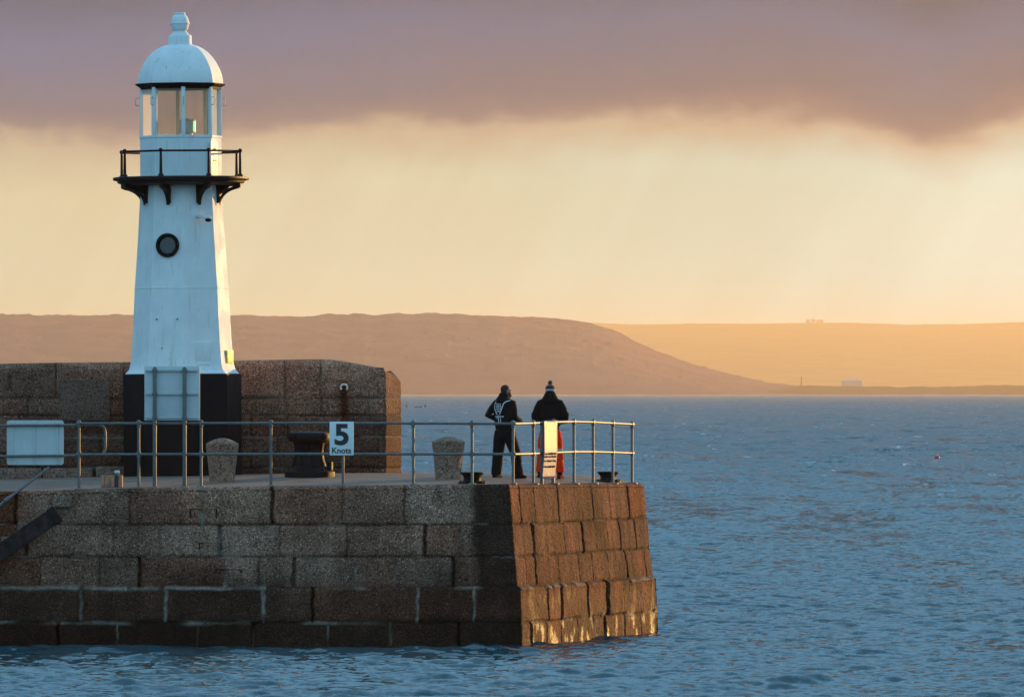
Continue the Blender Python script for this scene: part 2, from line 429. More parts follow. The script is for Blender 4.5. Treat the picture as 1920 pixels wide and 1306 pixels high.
class MB:
    def __init__(s): s.v = []; s.f = []
    def add(s, vs, fs):
        k = len(s.v); s.v += [tuple(p) for p in vs]; s.f += [tuple(i + k for i in f) for f in fs]
    def box(s, c, size, rot=None, bev=0.0):
        hx, hy, hz = size[0] / 2, size[1] / 2, size[2] / 2
        c = Vector(c); M3 = rot or Matrix.Identity(3)
        if bev <= 0:
            vs = [c + M3 @ Vector((x * hx, y * hy, z * hz)) for x in (-1, 1) for y in (-1, 1) for z in (-1, 1)]
            s.add(vs, [(0, 1, 3, 2), (4, 6, 7, 5), (0, 4, 5, 1), (2, 3, 7, 6), (0, 2, 6, 4), (1, 5, 7, 3)])
        else:
            bm = bmesh.new(); bmesh.ops.create_cube(bm, size=1)
            bmesh.ops.scale(bm, vec=size, verts=bm.verts)
            bmesh.ops.bevel(bm, geom=list(bm.edges), offset=bev, segments=2, profile=.6, affect='EDGES')
            bm.verts.index_update()
            s.add([c + M3 @ v.co for v in bm.verts], [[v.index for v in f.verts] for f in bm.faces]); bm.free()
    def quadbox(s, pts, d):
        """slab: polygon pts (in order) pushed by vector d"""
        n = len(pts); pts = [Vector(p) for p in pts]; d = Vector(d)
        s.add(pts + [p + d for p in pts], [tuple(range(n))[::-1], tuple(range(n, 2 * n))] +
              [(i, (i + 1) % n, n + (i + 1) % n, n + i) for i in range(n)])
    def tube(s, pts, rad, n=12, side=None, round_cap=False):
        pts = [Vector(p) for p in pts]
        rr = rad if isinstance(rad, (list, tuple)) and len(rad) == len(pts) else [rad] * len(pts)
        rr = [(r, r) if not isinstance(r, (list, tuple)) else r for r in rr]
        if round_cap:
            d0 = (pts[0] - pts[1]).normalized(); d1 = (pts[-1] - pts[-2]).normalized()
            a0 = min(rr[0]); a1 = min(rr[-1])
            pre = [(pts[0] + d0 * a0 * math.sin(t), (rr[0][0] * math.cos(t), rr[0][1] * math.cos(t))) for t in (1.35, .9, .45)]
            post = [(pts[-1] + d1 * a1 * math.sin(t), (rr[-1][0] * math.cos(t), rr[-1][1] * math.cos(t))) for t in (.45, .9, 1.35)]
            pts = [p for p, _ in pre] + pts + [p for p, _ in post]
            rr = [r for _, r in pre] + rr + [r for _, r in post]
        side0 = Vector(side) if side is not None else None
        vs, fs = [], []
        prev = None
        for i, p in enumerate(pts):
            if i == 0: t = pts[1] - p
            elif i == len(pts) - 1: t = p - pts[i - 1]
            else: t = (pts[i + 1] - p).normalized() + (p - pts[i - 1]).normalized()
            t = t.normalized() if t.length > 1e-9 else Vector((0, 0, 1))
            a = side0 if side0 is not None else prev
            if a is None:
                a = Vector((1, 0, 0)) if abs(t.x) < .8 else Vector((0, 1, 0))
            a = (a - t * a.dot(t)).normalized(); prev = a
            bb = t.cross(a)
            for k in range(n):
                w = 2 * math.pi * k / n
                vs.append(p + a * (rr[i][0] * math.cos(w)) + bb * (rr[i][1] * math.sin(w)))
        for i in range(len(pts) - 1):
            for k in range(n):
                fs.append((i * n + k, i * n + (k + 1) % n, (i + 1) * n + (k + 1) % n, (i + 1) * n + k))
        fs.append(tuple(range(n))[::-1]); fs.append(tuple(range((len(pts) - 1) * n, len(pts) * n)))
        s.add(vs, fs)
    def lathe(s, c, prof, n=32, phase=0.0, half=None):
        """prof: (radius, z); ring angle measured from the camera side to the right"""
        c = Vector(c); vs, fs = [], []
        for r, z in prof:
            for k in range(n):
                w = phase + 2 * math.pi * k / n
                vs.append(c + Vector((r * math.sin(w), -r * math.cos(w), z)))
        for i in range(len(prof) - 1):
            for k in range(n):
                fs.append((i * n + k, i * n + (k + 1) % n, (i + 1) * n + (k + 1) % n, (i + 1) * n + k))
        if prof[0][0] > 1e-6: fs.append(tuple(range(n))[::-1])
        if prof[-1][0] > 1e-6: fs.append(tuple(range((len(prof) - 1) * n, len(prof) * n)))
        s.add(vs, fs)
    def ball(s, c, r, n=12, m=8):
        r3 = r if isinstance(r, (list, tuple)) else (r, r, r)
        c = Vector(c); vs = []; fs = []
        for i in range(1, m):
            t = math.pi * i / m
            for k in range(n):
                w = 2 * math.pi * k / n
                vs.append(c + Vector((r3[0] * math.sin(t) * math.cos(w), r3[1] * math.sin(t) * math.sin(w), r3[2] * math.cos(t))))
        a = len(vs); vs += [c + Vector((0, 0, r3[2])), c - Vector((0, 0, r3[2]))]
        for i in range(m - 2):
            for k in range(n):
                fs.append((i * n + k, (i + 1) * n + k, (i + 1) * n + (k + 1) % n, i * n + (k + 1) % n))
        for k in range(n):
            fs.append((a, k, (k + 1) % n)); fs.append((a + 1, (m - 2) * n + (k + 1) % n, (m - 2) * n + k))
        s.add(vs, fs)
    def mesh(s, name):
        me = bpy.data.meshes.new(name); me.from_pydata(s.v, [], s.f); me.update(); return me
    def build(s, name, material, parent=None, smooth=True, angle=40):
        return new_obj(name, s.mesh(name), material, parent, smooth, angle)

def grid_mesh(name, V, attrs=None, flip=False):
    """V: (n, m, 3) array of points"""
    n, m_, _ = V.shape
    me = bpy.data.meshes.new(name)
    idx = np.arange(n * m_).reshape(n, m_)
    q4 = np.stack([idx[:-1, :-1], idx[:-1, 1:], idx[1:, 1:], idx[1:, :-1]], -1).reshape(-1, 4)
    if flip: q4 = q4[:, ::-1]
    me.vertices.add(n * m_); me.vertices.foreach_set('co', V.reshape(-1).astype(np.float32))
    me.loops.add(q4.size); me.loops.foreach_set('vertex_index', q4.reshape(-1).astype(np.int32))
    me.polygons.add(len(q4)); me.polygons.foreach_set('loop_start', np.arange(0, q4.size, 4, dtype=np.int32))
    me.update(calc_edges=True)
    for k, a in (attrs or {}).items():
        at = me.attributes.new(k, 'FLOAT', 'POINT'); at.data.foreach_set('value', a.reshape(-1).astype(np.float32))
    me.polygons.foreach_set('use_smooth', [True] * len(me.polygons))
    return me

# value noise in numpy
def _hash(ix, iy, seed):
    h = (ix.astype(np.int64) * 374761393 + iy.astype(np.int64) * 668265263 + seed * 1442695041) & 0x7fffffff
    h = (h ^ (h >> 13)) * 1274126177 & 0x7fffffff
    return ((h ^ (h >> 16)) & 0xffff) / 65535.0
def vnoise(x, y, seed=0, oct=4, gain=.5):
    tot = 0; amp = 1; s = 0
    x = np.asarray(x, float); y = np.asarray(y, float)
    for o in range(oct):
        ix = np.floor(x); iy = np.floor(y); fx = x - ix; fy = y - iy
        fx = fx * fx * (3 - 2 * fx); fy = fy * fy * (3 - 2 * fy)
        a = _hash(ix, iy, seed + o); b_ = _hash(ix + 1, iy, seed + o); c_ = _hash(ix, iy + 1, seed + o); d_ = _hash(ix + 1, iy + 1, seed + o)
        tot = tot + amp * ((a * (1 - fx) + b_ * fx) * (1 - fy) + (c_ * (1 - fx) + d_ * fx) * fy)
        s += amp; amp *= gain; x = x * 2.03 + 17.3; y = y * 2.03 + 5.7
    return tot / s - .5
def sstep(x, a, b_):
    t = np.clip((x - a) / (b_ - a), 0, 1); return t * t * (3 - 2 * t)

# ================================================================== SETTING
# ---- water surface
def tile(N, L, seed, lam, ang, spread):
    rs = np.random.RandomState(seed)
    k1 = 2 * np.pi * np.fft.fftfreq(N, L / N)
    kx, ky = np.meshgrid(k1, k1)
    k = np.hypot(kx, ky); k[0, 0] = 1
    kp = 2 * np.pi / lam
    S = np.exp(-1.0 * (kp / k) ** 2) / k ** 3.6
    S *= np.abs(np.cos(np.arctan2(ky, kx) - ang)) ** spread + .06
    S[k > 2 * np.pi / .28] = 0; S[0, 0] = 0
    h = np.fft.ifft2(np.sqrt(S) * (rs.randn(N, N) + 1j * rs.randn(N, N))).real
    return h / h.std()
def samp(T, L, x, y):
    N = T.shape[0]
    u = x / L * N; v = y / L * N
    i = np.floor(u).astype(int); j = np.floor(v).astype(int); fu = u - i; fv = v - j
    i0, i1, j0, j1 = i % N, (i + 1) % N, j % N, (j + 1) % N
    return (T[j0, i0] * (1 - fu) + T[j0, i1] * fu) * (1 - fv) + (T[j1, i0] * (1 - fu) + T[j1, i1] * fu) * fv
T1 = tile(512, 83, 1, 6.0, R(82), 7); T2 = tile(512, 47, 2, 2.4, R(97), 4); T3 = tile(512, 29, 3, .9, R(84), 3)
T4 = tile(512, 331, 5, 16, R(75), 3); T5 = tile(512, 977, 6, 45, R(80), 3)
def wave(x, y):
    far1 = sstep(y, 300, 900); far2 = sstep(y, 1200, 4000)
    h = .015 * samp(T1, 83, x, y) + .020 * samp(T2, 47, x * .98 + y * .17, y * .98 - x * .17) + .012 * samp(T3, 29, x * .97 - y * .24, y * .97 + x * .24)
    gust = .75 + .9 * (vnoise(x / 45, y / 160, 91, 3) + .5) * .5
    h = h * gust + far1 * .075 * samp(T4, 331, x, y) + far2 * .09 * samp(T5, 977, x, y)
    return h + 1.5 * h * np.abs(h) * (h > 0)
rows = [118.0]
while rows[-1] < 17500:
    y = rows[-1]; rows.append(y + .11 * max(1.0, (y / 220.0) ** 2))
rows = np.array(rows)
cols = np.linspace(-.125, .125, 500)
YY = np.repeat(rows[:, None], len(cols), 1)
XX = YY * cols[None, :]
ZZ = wave(XX, YY)
me = grid_mesh('water', np.stack([XX, YY, ZZ], -1), flip=True)
water = tag(new_obj('water', me, M['sea'], smooth=False), kind='structure')
# the wider bay all round, a little below the wave troughs
mb = MB()
S_ = 61000
mb.add([(-S_, -S_, -.75), (S_, -S_, -.75), (S_, S_, -.75), (-S_, S_, -.75)], [(0, 1, 2, 3)])
tag(mb.build('water', M['sea'], smooth=False), kind='structure')

# ---- far hills
def interp(px, tab):
    a = np.array(tab, float); return np.interp(px, a[:, 0], a[:, 1])
def hill(name, tab, Yr, Ys, Yb, px0, px1, step, mat_, rough, seed, power=.6, sc_=1.0):
    px = np.arange(px0, px1, step)
    top = interp(px, tab)
    xr = (px - 960) / F * Yr
    zr = np.maximum(ZC - (top - HZ) / F * Yr, .2)
    t = np.concatenate([np.linspace(0, 1, 70), 1 + np.linspace(.02, 1, 14)])
    V = np.zeros((len(t), len(px), 3))
    for i, tt in enumerate(t):
        if tt <= 1:
            Yv = Ys + (Yr - Ys) * tt; f = tt ** power
        else:
            Yv = Yr + (Yb - Yr) * (tt - 1); f = 1 - .7 * (tt - 1) ** 1.5
        n = vnoise(xr / 60 / sc_, np.full_like(xr, Yv / 60 / sc_), seed, 5) * rough * min(1, tt * 4)
        n2 = np.maximum(vnoise(xr / 9 / sc_, np.full_like(xr, Yv / 14 / sc_), seed + 9, 3), 0) * rough * .75 * min(1, tt * 5)
        V[i, :, 0] = (px - 960) / F * Yv
        V[i, :, 1] = Yv + vnoise(xr / 90 / sc_, xr * 0 + 3, seed + 5, 3) * 60 * (1 - min(tt, 1))
        V[i, :, 2] = np.maximum(zr * f + n + n2, -.9) - (.9 if i == 0 else 0)
    me = grid_mesh(name, V, flip=True)
    return tag(new_obj(name, me, mat_, smooth=False), kind='structure')
HILL = [(-2700, 690), (-2300, 655), (-1700, 628), (-900, 603), (-300, 590), (0, 588), (30, 587), (60, 590), (250, 592), (435, 590), (540, 591), (640, 591), (680, 588), (700, 591), (740, 589),
        (800, 590), (860, 590), (895, 594), (930, 592), (1000, 597), (1060, 602), (1110, 610), (1150, 621), (1200, 643), (1240, 662), (1300, 684),
        (1350, 699), (1400, 711), (1450, 720), (1500, 726), (1560, 730), (1700, 741), (2500, 741)]
hill('hill', HILL, 18000, 16250, 20500, -2700, 1600, 2.0, M['hill'], 14, 3, .55, 2.5)
FAR = [(300, 640), (900, 612), (1100, 605), (1200, 608), (1300, 607), (1400, 606), (1520, 605), (1600, 606), (1700, 609), (1800, 608), (1860, 605), (1920, 604), (2200, 600), (2900, 615)]
hill('far_hill', FAR, 46000, 32000, 52000, 300, 2900, 3.0, M['far_hill'], 9.0, 23, .8, 4)
LOW = [(1000, 741), (1250, 733), (1400, 728), (1500, 725), (1700, 725), (1850, 724), (1950, 723), (2300, 722), (2900, 726)]
hill('shore', LOW, 17300, 16300, 33500, 1000, 2900, 1.5, M['shore'], 8.0, 43, .5, 2.5)

# ---- pier geometry
C0 = Vector((-.05, 170.0, 0)); C1 = Vector((2.58, 179.0, 0))
U = (C1 - C0).normalized(); NR = Vector((U.y, -U.x, 0))
RLEN = (C1 - C0).length
def zf(x):     # height of the front edge
    return np.interp(x, [-16, -9.6, -7.1, -4.6, -.6, -.05, 4], [2.85, 2.90, 2.965, 3.0, 3.035, 3.04, 3.04])
def edge_x(Y): return C0.x + (Y - 170.0) * (U.x / U.y)
def deckz(x, Y):
    x = np.asarray(x, float); Y = np.asarray(Y, float)
    base_ = zf(x) - .075 * (Y - 170) / 9 * np.clip((x + 3) / 3, 0, 1)
    d = (edge_x(Y) - x) * U.y
    return base_ + .165 * sstep(Y - 170, 0.2, 6.0) * sstep(d, .05, 1.6)
def dz_(x, Y): return float(deckz(x, Y))

def masonry(name, s, faces, zlist, zt, mats, parent):
    pass

def px2x(px): return (px - 960) / F * 170.0
ZC_ = [2.28, 1.68, 1.115, .45]                         # bed joints of the pier
FJ = [[-560, -430, -300, -180, -60, 30, 243, 378, 510, 642, 758],
      [-540, -400, -290, -160, -70, 50, 212, 300, 412, 524, 651, 797, 866],
      [-560, -440, -330, -200, -90, -10, 76, 187, 262, 423, 485, 552, 668, 739, 850],
      [-540, -380, -250, -110, 0, 153, 311, 494, 587, 783, 889],
      [-520, -390, -260, -130, -20, 110, 222, 371, 475, 615, 733, 860]]
RJ = [[.065, .168, .34, .51, .60, .73, .87], [.14, .26, .37, .50, .60, .69, .785, .90], [.07, .14, .30, .45, .55, .67, .81, .95],
      [.19, .285, .48, .625, .745, .88], [.064, .175, .28, .40, .52, .60, .75, .87]]
RW = {(3, 1): .07, (3, 2): .05, (3, 3): .09, (4, 0): .06, (4, 5): .10, (0, 1): .026, (1, 0): .03}   # open joints (half width)
# pale mortar left proud in these joints: (course, joint) of the front, and beds
FM = {(0, 7): .045, (1, 7): .03, (1, 8): .05, (1, 12): .022, (2, 9): .055, (2, 11): .025, (2, 12): .025, (2, 13): .03,
      (3, 5): .05, (3, 6): .055, (3, 7): .055, (3, 9): .04, (3, 10): .055, (4, 6): .03, (4, 7): .03, (4, 8): .035, (4, 9): .03, (4, 10): .04}
def off(z, side):
    o_ = .21 * np.clip((3.04 - z) / 1.93, 0, 1)
    o_ = o_ + .075 * sstep(1.14 - z, 0, .03) + .045 * np.clip((1.1 - z) / 1.1, 0, 1.6)
    return o_
# plan path: front (left to corner), rounded corner, right face, back corner
ds = .0215
xs = np.arange(-15.0, C0.x - .0, ds)
path = [('f', x) for x in xs] + [('c', k / 7) for k in range(8)] + [('r', s_) for s_ in np.arange(.04, RLEN - .02, ds)] + [('e', k / 5) for k in range(6)] + [('b', s_) for s_ in np.linspace(.1, 6, 30)]
zs = list(np.arange(-.75, 2.97, .0215))
n_p = len(path); n_z = len(zs) + 10
V = np.zeros((n_z, n_p, 3)); tone = np.ones((n_z, n_p)); mort = np.zeros((n_z, n_p)); red = np.zeros((n_z, n_p)); wetA = np.zeros((n_z, n_p))
kind = np.array([p[0] for p in path]); par = np.array([p[1] for p in path])
ztop = np.where(np.isin(kind, ['f']), zf(par), 3.04)
rr_ = kind == 'r'
ztop = np.where(rr_, 3.04 - .075 * par / RLEN, ztop)
ztop = np.where(np.isin(kind, ['e', 'b']), 2.965, ztop)
blk_rng = np.random.RandomState(5)
btone = blk_rng.uniform(.76, 1.06, (2, 5, 40)); boff = blk_rng.uniform(-.014, .014, (2, 5, 40)); bred = blk_rng.uniform(0, .8, (2, 5, 40)) ** 2.6
for i in range(n_z):
    if i < len(zs):
        z = np.full(n_p, zs[i]); inw = np.zeros(n_p); zfrac = zs[i]
        # follow the top edge where it dips
        z = z + (ztop - 3.04) * np.clip((zs[i] - 2.35) / .6, 0, 1)
    else:
        t = (i - len(zs)) / 9.0
        if t < .62:
            w = t / .62 * math.pi / 2
            z = ztop - .075 + .075 * math.sin(w); inw = np.full(n_p, .075 * (1 - math.cos(w)))
        else:
            z = ztop + 0 * t; inw = np.full(n_p, .075 + (t - .62) / .38 * .12)
    o_ = off(z, 0)
    # plan position
    X = np.zeros(n_p); Y = np.zeros(n_p); nx = np.zeros(n_p); ny = np.zeros(n_p)
    cx = C0.x + o_ * .7495
    f_ = kind == 'f'
    wob = .018 * vnoise(par * 2.2, z * 2.2, 3, 3) * 2
    # front
    tpar = (par - xs[0]) / (C0.x - xs[0])
    X = np.where(f_, par + (cx - C0.x) * sstep(tpar, .9, 1.0), X); Y = np.where(f_, 170 - o_, Y); ny = np.where(f_, -1, ny)
    # right
    s0 = -.7495 * o_
    sp = par + s0 * (1 - par / RLEN)
    X = np.where(rr_, C0.x + U.x * sp + NR.x * o_, X); Y = np.where(rr_, C0.y + U.y * sp + NR.y * o_, Y)
    nx = np.where(rr_, NR.x, nx); ny = np.where(rr_, NR.y, ny)
    # corner
    c_ = kind == 'c'
    a0 = -math.pi / 2; a1 = math.atan2(NR.y, NR.x)
    aa = a0 + (a1 - a0) * par
    nx = np.where(c_, np.cos(aa), nx); ny = np.where(c_, np.sin(aa), ny)
    X = np.where(c_, cx - .035 + .045 * np.cos(aa), X); Y = np.where(c_, 170 - o_ + .045 + .045 * np.sin(aa), Y)
    # back corner and back
    e_ = kind == 'e'
    b1 = a1 + math.pi / 2 + .3; ab = a1 + (b1 - a1) * par
    ex = C1.x + NR.x * o_ - U.x * .05 ; ey = C1.y + NR.y * o_ - U.y * .05
    nx = np.where(e_, np.cos(ab), nx); ny = np.where(e_, np.sin(ab), ny)
    X = np.where(e_, ex - NR.x * .05 + .05 * np.cos(ab), X); Y = np.where(e_, ey - NR.y * .05 + .05 * np.sin(ab), Y)
    bk = kind == 'b'
    X = np.where(bk, ex - .05 - par, X); Y = np.where(bk, ey + .06 + par * .2, Y); ny = np.where(bk, 1, ny)
    # masonry
    face = np.where(f_ | c_ & (par < .5), 0, 1)
    spos = np.where(f_, X, np.where(c_, np.where(par < .5, cx, 0.0), np.where(rr_, par, RLEN)))
    zw = z + .026 * vnoise(spos * 1.6, z * 0 + 1.5, 21, 3) * 2 + .008 * vnoise(spos * 9, z * 0, 22, 2) * 2
    course = np.zeros(n_p, int)
    for zb in ZC_: course += (zw < zb).astype(int)
    d = np.zeros(n_p); tn = np.ones(n_p); mo = np.zeros(n_p); rd = np.zeros(n_p)
    sw = spos + .024 * vnoise(spos * 2, z * 6, 31, 3) * 2 + .015 * vnoise(spos * 10, z * 12, 32, 2) * 2
    bedw = .016; 
    for bi, zb in enumerate(ZC_):
        dist = np.abs(zw - zb)
        wdt = .018 + .03 * (vnoise(spos * 1.1, z * 0 + bi * 7.7, 41, 3) + .2).clip(0)
        d -= .035 * np.exp(-(dist / wdt) ** 2)
        tn *= 1 - .55 * np.exp(-(dist / (wdt * 1.1)) ** 2)
        # pale mortar on the beds
        pm = np.zeros(n_p)
        fpx = 960 + spos * 100
        if bi == 3: pm = sstep(vnoise(spos * .9, z * 0 + 2, 51, 3), -.18, .02) * np.where(face == 0, 1, .7 * (vnoise(spos * 2.2, z * 0, 53, 2) > .05))
        if bi == 2: pm = np.where(face == 0, ((fpx < 240) | ((fpx > 312) & (fpx < 500))) * 1.0 + sstep(vnoise(spos * 1.3, z * 0 + 9, 52, 3), .02, .15) * .6, .8 * (vnoise(spos * 1.8, z * 0, 54, 2) > 0)).clip(0, 1)
        if bi in (0, 1): pm = sstep(vnoise(spos * 1.5, z * 0 + 30 * bi, 55 + bi, 3), .13, .22) * .8
        bw = {0: .010, 1: .012, 2: .032, 3: .028}[bi]
        bwn = bw * (.45 + 1.5 * (vnoise(spos * 4, z * 0 + bi, 58, 3) + .5))
        sft = .02 if bi == 2 else 0
        k_ = pm * np.exp(-(np.abs(zw - zb + sft + .016 * vnoise(spos * 3.3, z * 0 + 4 * bi, 67, 3) * 2) / bwn) ** 3)
        mo = np.maximum(mo, k_); d += .035 * k_
    for fc, J in ((0, FJ), (1, RJ)):
        for ci in range(5):
            sel = (face == fc) & (course == ci)
            if not sel.any(): continue
            jj = np.array([px2x(p) for p in J[ci]]) if fc == 0 else np.array(J[ci]) * RLEN
            idx = np.searchsorted(jj, sw)
            tn = np.where(sel, tn * btone[fc, ci, idx], tn); d = np.where(sel, d + boff[fc, ci, idx], d); rd = np.where(sel, bred[fc, ci, idx], rd)
            for k, j0 in enumerate(jj):
                dist = np.abs(sw - j0)
                hw = RW.get((ci, k), .019) if fc == 1 else .015 + .009 * ((k * 7 + ci * 3) % 3)
                g_ = np.exp(-(dist / hw) ** (4 if hw > .03 else 2))
                dep = .035 if hw < .03 else .13
                d = np.where(sel, d - dep * g_, d); tn = np.where(sel, tn * (1 - .55 * g_), tn)
                if fc == 0 and (ci, k) in FM:
                    w_ = .62 * FM[(ci, k)] * (.45 + .9 * (vnoise(z * 5, z * 0 + k * 3.3 + ci, 61, 3) + .5))
                    dash = sstep(vnoise(z * 3.2, z * 0 + k * 5.1 + ci * 2, 64, 2), -.32, -.1)
                    k_ = np.exp(-(dist / w_) ** 4) * dash
                    d = np.where(sel, d + .04 * k_, d); mo = np.where(sel, np.maximum(mo, k_), mo)
                if fc == 1 and ci >= 3 and hw < .03 and (k + ci) % 2 == 0:
                    k_ = np.exp(-(dist / .05) ** 4) * (vnoise(z * 4, z * 0 + k, 65, 2) > 0)
                    mo = np.where(sel, np.maximum(mo, .8 * k_), mo)
    # rough faces
    d += .018 * vnoise(spos * 5, z * 5 + 40 * face, 71, 4) * 2 + .007 * vnoise(spos * 24, z * 24, 72, 2) * 2
    # tide and damp stains
    blot = vnoise(spos * .8, z * 1.3 + 20 * face, 81, 5)
    wet = sstep(1.75 - z + blot * 1.3, 0, .9) * .50 + sstep(.62 - z + blot * .3, 0, .2) * .30
    wet = np.where(face == 1, wet * .35, wet)
    tn *= 1 - wet
    rd = np.clip(rd + .4 * sstep(1.3 - z, 0, .3), 0, 1)
    streak = vnoise(spos * 5, z * .5 + 60 * face, 83, 4)
    tn *= 1 + np.where(face == 1, 1.5, .6) * streak
    tn *= 1 + 1.35 * vnoise(spos * .55 + 7, z * .9 + 11 * face, 86, 5)
    tn = np.where(face == 1, tn * .50, tn); rd = np.where(face == 1, np.clip(rd + .55, 0, 1), rd)  # sunlit end face: colour painted darker and redder to offset the strong sun
    mo = mo * (.30 + .70 * sstep(vnoise(spos * 2.6, z * 2.6 + 9, 66, 4), -.16, .12))
    fpx = 960 + spos * 100
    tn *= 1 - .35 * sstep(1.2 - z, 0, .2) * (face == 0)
    wetA[i] = np.where(face == 1, .16 * sstep(1.14 - z, 0, .3) + (.30 + .75 * sstep(.55 - z, 0, .3)) * sstep(vnoise(spos * 4.5, z * 2.2 + 3, 89, 5) + .10 * (.40 - z), .05, .22) * sstep(1.25 - z, 0, .3), .08)
    runs = sstep(fpx + 30 * vnoise(z * 3, spos * 3, 84, 4), 876, 900) * (face == 0) * sstep(z + .9 * blot, .3, 1.6)
    tn *= 1 - .80 * runs
    runs2 = np.exp(-((fpx - 822 + 6 * vnoise(z * 5, z, 85, 2)) / 11) ** 2) * sstep(z, 2.5, 2.8) * (face == 0)
    tn *= 1 - .55 * runs2
    leftdamp = np.exp(-((fpx - 5) / 45) ** 2) * (face == 0) * sstep(z, 1.3, 1.9)
    rd = np.clip(rd + leftdamp * .8, 0, 1); tn *= 1 - .35 * leftdamp
    d = np.where(f_ | rr_, d, d * .35)
    if i >= len(zs): d = d * np.clip(1 - (i - len(zs)) / 6, 0, 1)
    d = np.where(bk, 0, d)
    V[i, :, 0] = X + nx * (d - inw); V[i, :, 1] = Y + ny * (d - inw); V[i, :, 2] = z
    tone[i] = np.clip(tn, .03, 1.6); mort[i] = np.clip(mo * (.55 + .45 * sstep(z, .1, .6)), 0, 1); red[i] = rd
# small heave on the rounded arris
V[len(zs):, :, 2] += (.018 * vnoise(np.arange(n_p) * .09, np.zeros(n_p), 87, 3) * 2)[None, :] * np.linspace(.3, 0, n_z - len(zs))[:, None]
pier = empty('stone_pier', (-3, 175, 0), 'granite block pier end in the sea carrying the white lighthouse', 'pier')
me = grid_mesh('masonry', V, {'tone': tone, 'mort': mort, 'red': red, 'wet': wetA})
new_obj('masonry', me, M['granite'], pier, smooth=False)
# deck sheet
Ys = np.linspace(170.05, 181.5, 90)
tt = np.concatenate([np.linspace(0, .8, 90)[:-1], np.linspace(.8, 1, 60)])
DV = np.zeros((len(Ys), len(tt), 3))
for i, y in enumerate(Ys):
    xr = float(edge_x(min(y, 179.0))) - .06 - max(0, y - 179.0) * .2
    x = -15 + (xr + 15) * tt
    DV[i, :, 0] = x; DV[i, :, 1] = y
    DV[i, :, 2] = deckz(x, np.full_like(x, min(y, 180.0))) + .012 * vnoise(x * 1.2, np.full_like(x, y * 1.2), 95, 4) * sstep(y, 170.2, 171) + .003 - .012 * (x * 0 + 1) * (1 - sstep(y, 170.1, 170.3))
me = grid_mesh('deck', DV)
new_obj('deck', me, M['deck'], pier, smooth=False)
# stair treads on the left, iron staples across the cracked joint
for (x0, x1, y0) in ((99, 134, 929), (66, 102, 951), (33, 66, 977), (2, 36, 1004), (-32, 4, 1031)):
    a = P(x0, y0, 169.86); b_ = P(x1, y0, 169.86)
    mb = MB(); mb.box(((a.x + b_.x) / 2, 169.93, a.z - .11), (b_.x - a.x, .34, .20), None, .035)
    mb.build('stair_tread', M['step'], pier)
for (x0, x1, y0, hgt_) in ((357, 406, 954, 16), (374, 414, 1017, 12), (405, 452, 1067, 6)):
    yy = 170 - float(off(P(0, y0, 170).z, 0)) - .035
    a = P(x0, y0, yy); b_ = P(x1, y0, yy)
    mb = MB(); mb.tube([a + Vector((0, .02, -hgt_ / 100)), a, b_, b_ + Vector((0, .02, -hgt_ / 100))], .013, 8)
    mb.build('iron_staple', M['rust_iron'], pier)

# ---- harbour wall with rounded end, behind the lighthouse
WY = 178.0
def wx(px): return (px - 960) / F * WY
WT = [(-600, 690), (-100, 684), (0, 682), (50, 681), (110, 680), (230, 679), (440, 676), (560, 674), (600, 673.5), (620, 674.3), (640, 676.6), (660, 680), (680, 683.6), (700, 687.5), (715, 690.5), (728, 693.5), (740, 697), (748, 701), (755, 708)]
WC0 = wx(726); WEND = 1.05
wl = list(np.arange(wx(-560), WC0, .022))
wpath = [('f', x) for x in wl] + [('c', k / 9) for k in range(10)] + [('r', s_) for s_ in np.arange(.08, WEND - .1, .022)] + [('e', k / 9) for k in range(10)]
kind = np.array([p[0] for p in wpath]); par = np.array([p[1] for p in wpath]); n_p = len(wpath)
X = np.zeros(n_p); Y = np.zeros(n_p); nx = np.zeros(n_p); ny = np.zeros(n_p); spx = np.zeros(n_p)
for i, (k, p) in enumerate(wpath):
    a0 = -math.pi / 2; a1 = math.atan2(NR.y, NR.x); rc = .05
    if k == 'f': X[i], Y[i], nx[i], ny[i] = p - .06, WY, 0, -1
    elif k == 'c':
        aa = a0 + (a1 - a0) * p; X[i], Y[i], nx[i], ny[i] = WC0 - .06 + rc * math.cos(aa), WY + rc + rc * math.sin(aa), math.cos(aa), math.sin(aa)
    elif k == 'r':
        bx = WC0 - .06 + rc * NR.x; by = WY + rc + rc * NR.y
        X[i], Y[i], nx[i], ny[i] = bx + U.x * p, by + U.y * p, NR.x, NR.y
    else:
        aa = a1 + (math.pi / 2 + .3) * p
        bx = WC0 - .06 + rc * NR.x + U.x * (WEND - .08); by = WY + rc + rc * NR.y + U.y * (WEND - .08)
        X[i], Y[i], nx[i], ny[i] = bx - NR.x * .2 + .2 * math.cos(aa), by - NR.y * .2 + .2 * math.sin(aa), math.cos(aa), math.sin(aa)
spx = 960 + X / Y * F
wt = ZC - (interp(spx, WT) - HZ) / F * WY
wt = wt + .035 * np.exp(-((spx - 724) / 6.5) ** 2)
def wz(py): return ZC - (py - HZ) / F * WY
WB = [wz(746), wz(778), wz(818), wz(850), wz(876)]
WJ = [[-420, -300, -180, -60, 105, 232, 345, 534, 601], [-400, -260, -150, -60, 52, 130, 240, 330, 430, 535, 602, 690],
      [-380, -250, -120, -30, 36, 150, 250, 380, 470, 540, 640], [-400, -280, -160, -20, 90, 190, 300, 420, 520, 600, 660, 715],
      [-380, -260, -100, 20, 130, 230, 340, 470, 570, 660], [-300, -100, 60, 200, 400, 530, 620, 700]]
zb0 = 2.75
zs2 = list(np.arange(zb0, 5.05, .022)); n_z = len(zs2) + 22
V = np.zeros((n_z, n_p, 3)); tone = np.ones((n_z, n_p)); mort = np.zeros((n_z, n_p)); red = np.zeros((n_z, n_p))
